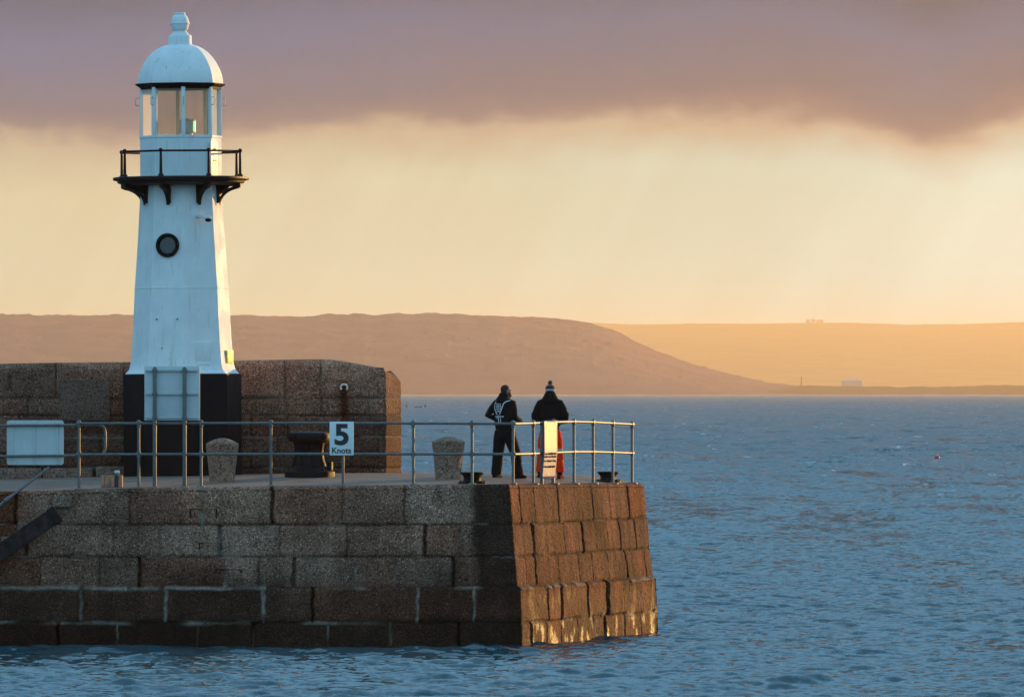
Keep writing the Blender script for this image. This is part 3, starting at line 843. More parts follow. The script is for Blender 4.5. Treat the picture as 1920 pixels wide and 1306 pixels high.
wtone = blk_rng.uniform(.62, 1.05, (6, 40)); woff = blk_rng.uniform(-.012, .012, (6, 40)); wred = blk_rng.uniform(0, .7, (6, 40)) ** 1.6
for i in range(n_z):
    rad = .16
    if i < len(zs2):
        fr = i / len(zs2); z = zb0 + (wt - rad - zb0) * fr; inw = np.zeros(n_p)
    else:
        t = (i - len(zs2)) / 21
        if t < .6:
            w = t / .6 * math.pi / 2; z = wt - rad + rad * math.sin(w); inw = np.full(n_p, rad * (1 - math.cos(w)))
        else:
            z = wt + .02 * (t - .6); inw = np.full(n_p, rad + (t - .6) / .4 * .36)
    spx_ = spx + 1.0 * vnoise(spx * .05, z * 5, 131, 3) * 2
    zw = z + .02 * vnoise(X * 1.3, z * 0, 132, 3)
    course = np.zeros(n_p, int); d = np.zeros(n_p); tn = np.ones(n_p); mo = np.zeros(n_p); rd = np.zeros(n_p)
    for bi, zb in enumerate(WB):
        course += (zw < zb).astype(int)
        sup = 1 - np.exp(-((spx - 567) / 33) ** 8) if bi in (0,) else 1.0
        gk = np.exp(-(np.abs(zw - zb) / (.014 + .02 * (vnoise(X * 2, z * 0 + bi, 141, 3) + .4))) ** 2) * sup
        d -= .03 * gk; tn *= 1 - .6 * gk
        pm = sstep(vnoise(X * 1.1, z * 0 + bi * 9, 133, 3), -.02, .12)
        k_ = pm * np.exp(-(np.abs(zw - zb) / (.014 + .012 * (vnoise(X * 5, z * 0, 134, 2) + .5))) ** 4) * .6
        if bi == 2: k_ = np.maximum(k_, .5 * np.exp(-(np.abs(zw - zb) / .045) ** 4) * (spx < 236))
        mo = np.maximum(mo, k_ * sup)
    for ci in range(6):
        sel = course == ci
        idx = np.searchsorted(np.array(WJ[ci]), spx_)
        tn = np.where(sel, tn * wtone[ci, idx], tn); d = np.where(sel, d + woff[ci, idx], d); rd = np.where(sel, wred[ci, idx], rd)
        for k, j0 in enumerate(WJ[ci]):
            gk = np.exp(-(np.abs(spx_ - j0) / 1.9) ** 2)
            d = np.where(sel, d - .028 * gk, d); tn = np.where(sel, tn * (1 - .5 * gk), tn)
            if (k + ci) % 2 == 0: mo = np.where(sel, np.maximum(mo, .45 * np.exp(-(np.abs(spx_ - j0) / 1.6) ** 4) * (vnoise(z * 4, z * 0 + k, 135, 2) > -.1)), mo)
    d += .018 * vnoise(X * 5 + Y, z * 5, 136, 4) * 2 + .008 * vnoise(X * 22 + Y * 22, z * 22, 137, 2) * 2
    rust = np.exp(-((spx - 645 + 5 * vnoise(z * 4, z, 138, 2)) / 9) ** 2) * sstep(wz(705) - z, 0, .2) * sstep(z, wz(800), wz(770))
    tn *= 1 - .75 * rust; rd = np.clip(rd + rust, 0, 1)
    rr2 = np.exp(-((spx - 18) / 4) ** 2) * sstep(wz(698) - z, 0, .05) * sstep(z, wz(735), wz(722))
    tn *= 1 - .6 * rr2
    tn *= 1 + .7 * vnoise(X * 1.2, z * 1.5, 139, 5)
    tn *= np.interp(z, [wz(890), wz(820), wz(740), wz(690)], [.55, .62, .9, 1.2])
    d = np.where(kind == 'f', d, d * .6)
    if i >= len(zs2): d = d * max(0, 1 - (i - len(zs2)) / 16)
    V[i, :, 0] = X + nx * (d - inw); V[i, :, 1] = Y + ny * (d - inw); V[i, :, 2] = z
    tn = np.where(kind == 'f', tn, tn * np.where(kind == 'c', 1 - .35 * par, .65))  # shade put into the colour of the wall end, where the sun strikes
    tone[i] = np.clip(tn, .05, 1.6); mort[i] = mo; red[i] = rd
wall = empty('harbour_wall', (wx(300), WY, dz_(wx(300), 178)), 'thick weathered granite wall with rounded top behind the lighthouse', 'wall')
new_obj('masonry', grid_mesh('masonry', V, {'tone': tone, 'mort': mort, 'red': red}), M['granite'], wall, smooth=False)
mb = MB()      # solid core that closes the top and the back of the wall
core = [(-560, 0), (-100, 0), (110, 0), (440, 0), (600, 0), (650, 0), (692, 0)]
tp = [Vector((wx(p), WY + .3, ZC - (float(interp(p, WT)) - HZ) / F * WY - .01)) for p, _ in core]
bt = [Vector((p.x, p.y, 2.75)) for p in tp]
for k in range(len(tp) - 1):
    mb.quadbox([bt[k], bt[k + 1], tp[k + 1], tp[k]], (0, 1.05, 0))
mb.build('wall_core', M['granite_bollard'], wall)
# inscribed tablet, kerb stones, old bracket
mb = MB(); a = P(112, 712, WY); b_ = P(206, 788, WY)
mb.box(((a.x + b_.x) / 2, WY - .005, (a.z + b_.z) / 2), (b_.x - a.x, .07, a.z - b_.z), None, .02)
mb.build('stone_tablet', granite('tablet_stone', (.15, .085, .062), (.20, .115, .085), (.30, .20, .16), .7, False), wall)
for (x0, x1, y0) in ((-120, -20, 876), (-18, 78, 877), (80, 174, 877), (180, 233, 874)):
    a = P(x0, y0, WY - .3); b_ = P(x1, 893, WY - .3)
    mb = MB(); mb.box(((a.x + b_.x) / 2, WY - .15, (a.z + b_.z) / 2 - .06), (b_.x - a.x, .36, a.z - b_.z + .12), None, .04)
    mb.build('kerb_stone', M['step'], wall)
mb = MB(); c = P(645, 726, WY - .05)
mb.tube([c + Vector((.065 * math.sin(t), -.02, .062 * math.cos(t))) for t in np.linspace(-2.3, 2.3, 14)], .02, 8)
mb.box(c + Vector((0, -.01, .06)), (.12, .06, .035), None, .008)
mb.build('bracket', M['white_worn'], wall)

# ================================================================== LIGHTHOUSE
LY = 176.5
LS = F / LY
def lz(py): return ZC - (py - HZ) / LS
LB = Vector(((343 - 960) / LS, LY, dz_((343 - 960) / LS, LY) - .03))
lh = empty('lighthouse', LB, 'white octagonal iron lighthouse with domed lantern, black gallery and black base', 'lighthouse')
PH = R(6)
def r_(px): return px / LS
def rz(py): return lz(py) - LB.z
def loc(x, y, z): return LB + Vector((x, y, z))
def oct_prof(mb, prof, n=8, ph=PH):
    mb.lathe(LB, [(r_(r), rz(py)) for r, py in prof], n, ph)
mb = MB(); oct_prof(mb, [(111, 895), (111, 704), (110, 701), (102, 700.5)]); mb.build('plinth', M['black'], lh, angle=30)
mb = MB(); oct_prof(mb, [(106, 702), (106.5, 700), (105.5, 698.5), (101, 694), (98.5, 688), (96.8, 680), (93.2, 640), (88.1, 542), (88.6, 541.5), (88.6, 538.5), (87.9, 538), (81, 440), (75.6, 345), (75.4, 325)])
mb.build('tower', M['white'], lh, angle=12)
mb = MB(); oct_prof(mb, [(104, 348), (112, 346), (119, 343), (120, 339.5), (127, 338), (127.8, 336), (127.5, 333), (124, 332), (70, 331.5)], 56, 0)
mb.build('gallery', M['iron'], lh, angle=25)
def polar(a, rpx, py): return loc(r_(rpx) * math.sin(a), -r_(rpx) * math.cos(a), rz(py))
for k in range(8):
    a = R(-16.5 + 45 * k)
    rad = Vector((math.sin(a), -math.cos(a), 0)); tan = Vector((math.cos(a), math.sin(a), 0))
    mb = MB()
    def radial(poly, w):
        pts = [polar(a, rr, py) - tan * w / 2 for rr, py in poly]
        mb.quadbox(pts, tan * w)
    radial([(67, 346), (77, 346), (77, 374), (75, 380), (70, 383), (66.5, 383)], .085)
    arc = [(118 - 42 * math.sin(t) , 349 + 31 * (1 - math.cos(t))) for t in np.linspace(0, math.pi / 2, 9)]
    arc2 = [(r0 + 1.0, p0 + 5.5) if q_ > 0 else (r0, p0 + 3) for q_, (r0, p0) in enumerate(arc)]
    for q_ in range(8):
        radial([arc[q_], arc[q_ + 1], arc2[q_ + 1], arc2[q_]], .07)
    radial([(76, 345), (118, 345), (118, 349), (76, 349)], .07)
    radial([(77, 349), (98, 349), (77, 366)], .03)
    mb.build('gallery_bracket', M['iron'], lh, smooth=False)
gr = MB()
post_a = [R(-16.5 + 45 * k) for k in range(8)]
for k in range(8):
    p0 = polar(post_a[k], 117, 285); p1 = polar(post_a[(k + 1) % 8], 117, 285)
    gr.tube([p0, p1], .021, 10)
rail = gr.build('gallery_railing', M['iron'], lh)
for a in post_a:
    mb = MB(); mb.tube([polar(a, 117, 333), polar(a, 117, 329), polar(a, 117, 327), polar(a, 117, 285)], [.06, .05, .03, .023], 10)
    mb.ball(polar(a, 117, 284), .042, 12, 8)
    mb.build('post', M['iron'], rail)
# lantern
mb = MB(); oct_prof(mb, [(76.5, 336), (76.5, 260), (78, 259), (78, 255.5), (74, 254.5), (66, 254.5)])
mb.build('lantern_base', M['white'], lh, angle=12)
mb = MB(); oct_prof(mb, [(66, 255), (66, 254)]); 
for k in range(8):
    a = PH + k * math.pi / 4
    mb = MB(); rad = Vector((math.sin(a), -math.cos(a), 0)); tan = Vector((math.cos(a), math.sin(a), 0))
    rot = Matrix((tan, rad, Vector((0, 0, 1)))).transposed()
    mb.box(polar(a, 73, 210), (.075, .085, rz(165) - rz(255)), rot, .008)
    mu = mb.build('mullion', M['white'], lh)
    mb = MB()                                                       # bent-wire handle on the mullion
    for py in (200,):
        b0 = polar(a, 77, py - 5); b1 = polar(a, 77, py + 5)
        w = .095
        mb.tube([polar(a, 75, 184), polar(a, 75, 184) + rad * w, polar(a, 75, 198) + rad * w, polar(a, 75, 198)], .009, 8)
    mb.build('handle', M['alum_edge'], mu)
    # pane in the facet that follows
    a2 = a + math.pi / 8
    v0 = polar(a, 71.5, 255); v1 = polar(a + math.pi / 4, 71.5, 255)
    up = Vector((0, 0, rz(165) - rz(255)))
    mb = MB(); nrm = Vector((math.sin(a2), -math.cos(a2), 0))
    mb.quadbox([v0, v1, v1 + up, v0 + up], nrm * .008)
    deg = math.degrees(a2) % 360
    frosted = abs(deg - 298.5) < 2 or abs(deg - 73.5) < 2
    mb.build('lantern_pane', M['frost'] if frosted else M['glass'], lh, smooth=False)
mb = MB(); oct_prof(mb, [(70, 168), (76, 168), (77, 164), (83, 161), (85, 158.5), (85, 157.5), (82, 157), (70, 157)])
mb.build('eave', M['black'], lh, angle=20)
mb = MB(); oct_prof(mb, [(80.5, 158), (80.5, 156), (80, 150), (78.5, 142), (76, 134), (72.3, 126), (67, 116), (60.5, 107), (53, 99), (44, 92), (34, 87), (22, 83.5), (20, 83)])
mb.build('dome', M['white'], lh, angle=16)
mb = MB(); oct_prof(mb, [(22, 84.5), (22.5, 84), (22.5, 82), (21.7, 81.5), (21.7, 67.8), (20.8, 66.4), (18, 65.3), (14.4, 61.5), (11.8, 58.8), (11.6, 57.6), (14.0, 56.7), (15.0, 55), (16.4, 50), (16.8, 46), (18.6, 45.2), (18.7, 43.2), (17.0, 42.4), (16.4, 38), (14.6, 33), (12.0, 29.5), (10.3, 28.2), (10.5, 27), (10.4, 24.6), (9.5, 24), (.01, 23.5)], 40, 0)
mb.build('finial', M['white'], lh, angle=50)
# lamp inside the lantern
mb = MB(); lc = polar(0, 0, 252) + Vector((r_(13), .05, 0))
mb.lathe(lc, [(.10, -.03), (.10, .02), (.155, .03), (.16, .05), (.16, .27), (.15, .285), (.06, .29), (.05, .31), (.001, .31)], 24)
lamp = mb.build('lamp', M['alum_edge'], lh)
mb = MB(); mb.box(lc + Vector((.135, -.10, .15)), (.035, .03, .20), None, .01); mb.build('green_light', M['green'], lamp)
# porthole on the facet that faces slightly left
a = R(-16.5); nrm = Vector((math.sin(a), -math.cos(a), 0)); tan = Vector((math.cos(a), math.sin(a), 0))
ap = r_(82.3) * math.cos(math.pi / 8)
slope = math.atan2(r_(88 - 75.5) * .924, (lz(345) - lz(541)))
upv = (Vector((0, 0, 1)) * math.cos(slope) - nrm * math.sin(slope)); outv = (nrm * math.cos(slope) + Vector((0, 0, 1)) * math.sin(slope))
def disc(mb, c, r0, r1, d0, d1, n=32):
    vs, fs = [], []
    ring = [(r0, d0), (r1, d0), (r1, d1), (r0, d1)]
    for rr, dd in ring:
        for k in range(n):
            w = 2 * math.pi * k / n
            vs.append(c + tan * rr * math.cos(w) + upv * rr * math.sin(w) + outv * dd)
    for i in range(4):
        for k in range(n): fs.append((i * n + k, i * n + (k + 1) % n, ((i + 1) % 4) * n + (k + 1) % n, ((i + 1) % 4) * n + k))
    mb.add(vs, fs)
pc = loc(0, 0, rz(461)) + nrm * ap + tan * r_(-1.0)
mb = MB(); disc(mb, pc, r_(17), r_(22.5), -.03, .05); disc(mb, pc, r_(15.5), r_(18), -.03, .03); port = mb.build('porthole', M['black'], lh, angle=50)
mb = MB(); disc(mb, pc, .002, r_(17), -.03, .012); mb.build('glass', M['dark_glass'], port, angle=50)
# fittings on the facet right of centre
a = R(28.5); nrm = Vector((math.sin(a), -math.cos(a), 0)); tan = Vector((math.cos(a), math.sin(a), 0))
def facet(a, px, py, Rpx):
    """point on an octagon facet that shows at this column of the photo"""
    nrm = Vector((math.sin(a), -math.cos(a), 0)); tan = Vector((math.cos(a), math.sin(a), 0))
    ap = r_(Rpx) * math.cos(math.pi / 8)
    xx = (px - 343) / LS
    t = (xx - ap * nrm.x) / tan.x
    return loc(0, 0, rz(py)) + nrm * ap + tan * t
rotf = Matrix((tan, -nrm, Vector((0, 0, 1)))).transposed()
mb = MB(); c = facet(a, 385, 662, 95); mb.box(c, (.34, .03, .42), rotf, .006); mb.box(c + Vector((0, 0, -.215)) + nrm * .02, (.27, .03, .018), rotf, .003); mb.ball(c + nrm * .02 + Vector((0, 0, -.14)), .014)
mb.build('hatch_panel', M['white'], lh)
mb = MB(); c = facet(a, 375, 407, 79.5); mb.tube([c, c + nrm * .14 + Vector((.01, 0, .0)), c + nrm * .2 + Vector((.04, 0, -.02))], [.035, .03, .03], 10)
mb.box(c + nrm * .20 + Vector((.10, 0, -.02)), (.17, .09, .07), Matrix.Rotation(R(12), 3, 'Y'), .02)
camr = mb.build('security_camera', M['white'], lh)
mb = MB(); mb.ball(c + nrm * .20 + Vector((.13, -.02, -.075)), (.065, .05, .04)); mb.build('lens_dome', M['rubber'], camr)
for (px, py) in ((299, 598), (338, 598), (309, 652)):
    mb = MB(); c = facet(R(-16.5), px, py, 91); mb.tube([c, c + Vector((-.01, -.05, -.01))], .012, 8); mb.build('bolt', M['rust_iron'], lh)
a = R(73.5); nrm = Vector((math.sin(a), -math.cos(a), 0)); tan = Vector((math.cos(a), math.sin(a), 0))
rotf = Matrix((tan, -nrm, Vector((0, 0, 1)))).transposed()
mb = MB(); c = facet(a, 431, 669, 96.2); mb.box(c + nrm * .02, (.36, .035, .25), rotf, .004); pl = mb.build('yellow_plate', M['yellow'], lh)
mb = MB()
for q_, w in enumerate((.28, .2, .25)):
    mb = MB(); mb.box(c + nrm * .039 + Vector((0, 0, .06 - q_ * .055)), (w, .004, .02), rotf); mb.build('printed_line', M['sign_black'], pl, smooth=False)
mb = MB(); c = facet(a, 405.5, 300, 76.5); mb.box(c + nrm * .006, (.42, .03, .70), rotf, .006); dr = mb.build('hatch_door', M['white_worn'], lh)
mb = MB(); mb.box(c + nrm * .03 + Vector((0, 0, -.02)), (.16, .03, .02), rotf); mb.build('latch', M['rust_iron'], dr)
mb = MB(); mb.box(c + nrm * .03 + Vector((0, 0, .2)), (.10, .03, .02), rotf); mb.build('latch', M['rust_iron'], dr)
lh.rotation_euler = (0, -.0066, 0)

# ================================================================== RAILINGS
RR = .0255; PR = .0265
FY = 170.42
FT, FMD = lz(0) * 0 + (ZC - (793 - HZ) / F * FY), ZC - (852.5 - HZ) / F * FY
fx = lambda px: (px - 960) / F * FY
front_posts = [148, 260, 377, 508, 775, 885, 962]
rl = empty('railing', (fx(500), FY, dz_(fx(500), FY)), 'galvanised two-bar tubular railing along the pier edge, turning the corner', 'railing')
def topz(px): return ZC - (float(np.interp(px, [148, 600, 962], [793.5, 792.5, 794])) - HZ) / F * FY
def midz(px): return ZC - (float(np.interp(px, [148, 600, 962], [851.5, 850.5, 851])) - HZ) / F * FY
mb = MB(); mb.tube([(fx(p), FY, topz(p)) for p in (148, 377, 600, 775, 962)], RR, 14); mb.build('top_rail', M['galv'], rl)
mb = MB(); mb.tube([(fx(p), FY, midz(p)) for p in (148, 377, 600, 775, 962)], RR, 14); mb.build('mid_rail', M['galv'], rl)
# right hand run
k_ = (2.364 - .02) / 8.1
def ry(px):   # distance at which the right hand run shows at this column
    return (.02 - k_ * 170.5) / ((px - 960) / F - k_)
def rpt(px, h):
    Y = ry(px); X = (px - 960) / F * Y
    return Vector((X, Y, dz_(X, Y) + h))
def post(x, y, zt, zm, r=PR):
    mb = MB(); zb = dz_(x, y) - .01
    mb.tube([(x, y, zb), (x, y, zt)], r, 14)
    mb.lathe((x, y, zb), [(.075, 0), (.075, .022), (.06, .03), (.04, .034)], 16)
    for z in (zt, zm):
        mb.tube([(x, y, z - .055), (x, y, z + (.03 if z == zt else .055))], r + .011, 14, round_cap=(z == zt))
        mb.tube([(x - .05, y, z), (x + .05, y, z)], RR + .009, 12)
        mb.ball((x + .02, y - r - .012, z), .011, 8, 6)
    return mb
for p in front_posts:
    post(fx(p), FY, topz(p), midz(p)).build('post', M['galv'], rl)
rp = [1000, 1038, 1076, 1112, 1149, 1185]
TY = {962: 794, 1000: 793, 1038: 791, 1076: 790, 1112: 791, 1149: 793, 1185: 795}
MY = {962: 851, 1000: 850, 1038: 848, 1076: 846.5, 1112: 846.5, 1149: 847.5, 1185: 849}
def rz_at(px, tab):
    ks = sorted(tab); return ZC - (float(np.interp(px, ks, [tab[k] for k in ks])) - HZ) / F * ry(px)
for nm, tab in (('top_rail', TY), ('mid_rail', MY)):
    mb = MB(); mb.tube([(P(p, 0, ry(p)).x, ry(p), rz_at(p, tab)) for p in (962, 1000, 1038, 1060, 1076, 1094, 1112, 1149, 1185)], RR * 1.05, 14)
    mb.build(nm, M['galv'], rl)
for p in rp:
    x, y = P(p, 0, ry(p)).x, ry(p)
    zt, zm = rz_at(p, TY), rz_at(p, MY)
    mb = MB(); zb = dz_(x, y) - .01
    mb.tube([(x, y, zb), (x, y, zt)], PR, 14)
    mb.lathe((x, y, zb), [(.11, 0), (.11, .02), (.06, .03), (.04, .034)], 16)
    for z in (zt, zm):
        mb.tube([(x, y, z - .05), (x, y, z + (.03 if z == zt else .05))], PR + .010, 14, round_cap=(z == zt))
        mb.tube([Vector((x, y, z)) - U * .07, Vector((x, y, z)) + U * .07], RR + .012, 12)
    mb.build('post', M['galv'], rl)
# left hand run with the looped end
L2 = FY + .15
lx = lambda px: (px - 960) / F * L2
def lz2(py): return ZC - (py - HZ) / F * L2
rl2 = empty('railing', (lx(60), L2, dz_(lx(60), L2)), 'pale left end railing with a bent loop end, carrying the blank panel', 'railing')
mb = MB(); mb.tube([(lx(-220), L2, lz2(798.5)), (lx(145), L2, lz2(796.5)), (lx(186), L2, lz2(796)), (lx(192), L2, lz2(798)), (lx(196), L2, lz2(803)), (lx(197.5), L2, lz2(812)), (lx(197.5), L2, lz2(838)), (lx(196), L2, lz2(845)), (lx(193), L2, lz2(850))], RR, 14)
mb.build('top_rail', M['galv'], rl2)
mb = MB(); mb.tube([(lx(-220), L2, lz2(857)), (lx(145), L2, lz2(853.5)), (lx(198), L2, lz2(852.5))], RR, 14); mb.build('mid_rail', M['galv'], rl2)
for p in (-120,):
    post(lx(p), L2, lz2(798), lz2(856)).build('post', M['galv'], rl2)
# sloping hand rail at the steps
hr = empty('handrail', P(40, 915, 170.0), 'thin sloping steel handrail pole beside the steps at far left', 'handrail')
mb = MB(); mb.tube([P(92, 876, 170.2), P(0, 946, 169.75), P(-60, 992, 169.5)], .026, 12); mb.build('pole', M['galv'], hr)
mb = MB(); mb.tube([P(20, 931, 169.8), P(9, 939, 169.76)], .042, 12); mb.tube([P(14, 935, 169.78), P(18, 942, 170.0)], .02, 8); mb.build('clamp', M['galv'], hr)
# heavy timber leaning on the quay
tb = empty('timber_beam', P(50, 1010, 169.4), 'thick dark weathered timber beam lying aslant on the pier wall at left', 'beam')
a = P(108, 962, 169.42); b_ = P(-70, 1083, 169.25)
d_ = (b_ - a).normalized(); up_ = d_.cross(Vector((0, 1, 0))).normalized(); 
rot = Matrix((d_, Vector((0, 1, 0)), up_)).transposed()
mb = MB(); mb.box((a + b_) / 2, ((b_ - a).length, .30, .31), rot, .03); mb.build('beam', M['timber'], tb)
mb = MB(); mb.box(a + d_ * .07 + Vector((0, -.005, 0)), (.16, .325, .335), rot, .03); mb.build('end_cap', M['rubber'], tb)

# ================================================================== SIGNS
# back of the large board on two tall posts
SY = 170.36
sx = lambda px: (px - 960) / F * SY
sz = lambda py: ZC - (py - HZ) / F * SY
bs = empty('sign_board', (sx(322), SY, dz_(sx(322), SY)), 'tall pale sign board seen from behind on two posts before the lighthouse', 'sign')
mb = MB(); mb.box(((sx(270.5) + sx(374.5)) / 2, SY + .10, (sz(686) + sz(788)) / 2), (sx(374.5) - sx(270.5), .02, sz(686) - sz(788)), None, .006); mb.build('panel', M['alum'], bs)
for py in (694, 738, 783):
    mb = MB(); mb.box((sx(322), SY + .072, sz(py)), (sx(371) - sx(273), .035, .04), None, .004); mb.box((sx(322), SY + .05, sz(py) - .012), (sx(371) - sx(273), .012, .012))
    mb.build('channel', M['alum_edge'], bs)
for px in (290, 346):
    mb = MB(); x = sx(px); zb = dz_(x, SY) - .01
    mb.tube([(x, SY, zb), (x, SY, sz(691))], .037, 14, round_cap=True)
    for py in (694, 738, 783): mb.tube([(x, SY, sz(py) - .025), (x, SY, sz(py) + .025)], .046, 14)
    mb.lathe((x, SY, zb), [(.08, 0), (.08, .02), (.045, .03)], 16)
    mb.build('post', M['galv'], bs)
# blank panel on the left railing
PY_ = L2 + .06
bp = empty('panel_sign', (lx(66), PY_, lz2(830)), 'pale rounded blank panel fixed behind the left railing bars', 'sign')
mb = MB()
x0, x1, z0, z1 = lx(12.5), lx(119), lz2(871), lz2(787.5)
rc = .05; pts = []
for (cx_, cz_, a0) in ((x1 - rc, z0 + rc, -90), (x1 - rc, z1 - rc, 0), (x0 + rc, z1 - rc, 90), (x0 + rc, z0 + rc, 180)):
    for k in range(6):
        w = R(a0 + 18 * k); pts.append(Vector((cx_ + rc * math.cos(w), PY_, cz_ + rc * math.sin(w))))
mb.quadbox(pts, (0, .012, 0)); mb.build('panel', M['alum'], bp, angle=30)
for px in (22, 64, 107):
    mb = MB(); mb.box((lx(px), PY_ - .012, lz2(829)), (.035, .022, lz2(789) - lz2(869)), None, .003)
    for py in (793, 801, 853, 861): mb.ball((lx(px), PY_ - .026, lz2(py)), .012, 8, 6)
    mb.build('batten', M['alum'], bp)
# 5 Knots
KY = FY - .06
kx = lambda px: (px - 960) / F * KY
kz = lambda py: ZC - (py - HZ) / F * KY
ks = empty('speed_sign', (kx(643), KY, dz_(kx(643), FY)), 'small white rectangular 5 Knots speed sign on the railing', 'sign')
mb = MB(); mb.box((kx(640.5), KY, (kz(790) + kz(853)) / 2), (kx(663) - kx(618), .014, kz(790) - kz(853)), None, .005); mb.build('panel', M['sign_white'], ks)
def text(s, parent, name, material, cx, y, ztop, height, width, bold):
    cu = bpy.data.curves.new(name, 'FONT'); cu.body = s; cu.size = 1; cu.extrude = .002; cu.offset = bold
    to = bpy.data.objects.new(name, cu); COL.objects.link(to)
    bpy.context.view_layer.update()
    me = bpy.data.meshes.new_from_object(to.evaluated_get(bpy.context.evaluated_depsgraph_get()))
    bpy.data.objects.remove(to)
    co = np.array([v.co[:] for v in me.vertices]); mn, mx_ = co.min(0), co.max(0)
    sx_, sz_ = width / (mx_[0] - mn[0]), height / (mx_[1] - mn[1])
    for v in me.vertices:
        x, yy, e = v.co
        v.co = (cx - width / 2 + (x - mn[0]) * sx_, y - .0015 + e * .6, ztop - height + (yy - mn[1]) * sz_)
    return new_obj(name, me, material, parent, smooth=False)
text('5', ks, 'numeral', M['sign_black'], kx(640.5), KY - .009, kz(794), kz(794) - kz(834.5), kx(654) - kx(627.5), .035)
text('Knots', ks, 'lettering', M['sign_black'], kx(640.5), KY - .009, kz(838.5), kz(838.5) - kz(849.5), kx(658.5) - kx(622.5), .022)
mb = MB(); x = kx(643); zb = dz_(x, FY) - .01
mb.tube([(x, FY, zb), (x, FY, topz(643))], PR, 14); mb.lathe((x, FY, zb), [(.075, 0), (.075, .022), (.04, .03)], 16); mb.build('post', M['galv'], ks)
# laminated notice on the right hand run
ny0, ny1 = ry(1012.5), ry(1038.0)
pa = Vector(((1012.5 - 960) / F * ny0, ny0, 0)); pb = Vector(((1038.0 - 960) / F * ny1, ny1, 0))
pm = (pa + pb) / 2
zt_, zb_ = ZC - (788 - HZ) / F * pm.y, ZC - (896 - HZ) / F * pm.y
def warp(a_, b2): return .030 + (.10 * b2 if b2 < .45 else .045 - .006 * (b2 - .45)) + .008 * math.sin(2.4 * a_ + .5)
nb = empty('notice_board', (pm.x, pm.y, zb_), 'tall narrow notice sheet on the end railing, glinting gold in the low sun', 'notice')
u_ = (pb - pa).normalized(); nn_ = Vector((u_.y, -u_.x, 0)); w_ = (pb - pa).length
nh, nv = 14, 24
V = np.zeros((nv, nh, 3))
for i in range(nv):
    for j in range(nh):
        a_, b2 = j / (nh - 1), i / (nv - 1)
        p = pa + u_ * w_ * a_ + nn_ * warp(a_, b2)
        V[i, j] = (p.x, p.y, zb_ + (zt_ - zb_) * b2)
me = grid_mesh('sheet', V)
sh = new_obj('sheet', me, M['laminate'], nb, smooth=False)
sm = sh.modifiers.new('thickness', 'SOLIDIFY'); sm.thickness = .01; sm.offset = -1
rotn = Matrix((u_, -nn_, Vector((0, 0, 1)))).transposed()
mb = MB(); rs = random.Random(3)
H_ = zt_ - zb_
for fr_ in (.425, .375, .30, .20):
    mb = MB(); pts = []; a_ = .07; k = 0
    while a_ < .92:
        hh = rs.uniform(.006, .02) * (1 if k % 2 else -1) * (0 if rs.random() < .15 else 1)
        pts.append(pa + u_ * w_ * a_ + nn_ * (warp(a_, fr_) + .004) + Vector((0, 0, zb_ + H_ * fr_ + hh)))
        a_ += rs.uniform(.014, .03); k += 1
    mb.tube(pts, .0065, 5)
    mb.build('printed_line', M['notice_text'], nb, smooth=False)
for a_ in (.1, .88):
    mb = MB(); mb.box(pa + u_ * w_ * a_ + nn_ * (warp(a_, .95) + .004) + Vector((0, 0, zb_ + H_ * .95)), (.17 * w_, .003, .075), rotn)
    mb.build('badge', M['notice_brown'], nb, smooth=False)
for px in (1016, 1037):
    Y = ry(px); x = (px - 960) / F * Y; zb = dz_(x, Y)
    mb = MB(); mb.box((x, Y, (zb + zt_) / 2 - .02), (.05, .06, zt_ - zb), rotn, .006)
    mb.build('post', M['galv'], nb)

# ================================================================== BOLLARDS AND CAPSTAN
def stone_bollard(px, Y, wt_, wb_, ytop, yedge, ybot, label):
    s = F / Y; x = (px - 960) / s; zb = dz_(x, Y)
    zt = ZC - (ytop - HZ) / s; ze = ZC - (yedge - HZ) / s
    o = empty('stone_bollard', (x, Y, zb), label, 'bollard', 'tapered granite bollards on the pier deck')
    rt, rb = wt_ / 2 / s, wb_ / 2 / s
    prof = [(rb, -.05)] + [(rb + (rt - rb) * (t ** 1.25), (ze - zb) * t) for t in np.linspace(0, .96, 14)] + [(rt, ze - zb), (rt * .985, ze - zb + .018)] + \
           [(rt * c_, ze - zb + .018 + (zt - ze - .018) * (1 - c_ ** 1.7)) for c_ in (.93, .8, .62, .42, .2, .001)]
    n = 40; V = np.zeros((len(prof), n + 1, 3))
    for i, (r0, z0) in enumerate(prof):
        for k in range(n + 1):
            w = 2 * math.pi * k / n
            rr = r0 * (1 + .05 * float(vnoise(math.cos(w) * 2.4 + 5, math.sin(w) * 2.4 + z0 * 3, 151, 3)))
            V[i, k] = (x + rr * math.sin(w), Y - rr * math.cos(w), zb + z0)
    me = grid_mesh('shaft', V)
    new_obj('shaft', me, M['granite_bollard'], o, smooth=False)
stone_bollard(416.5, 172.6, 62, 47, 820.5, 833, 899, 'flared granite bollard with pointed top beside the big sign board')
stone_bollard(840.5, 173.2, 62, 48, 818, 829, 898, 'flared granite bollard with flatter top, left of the man in black')

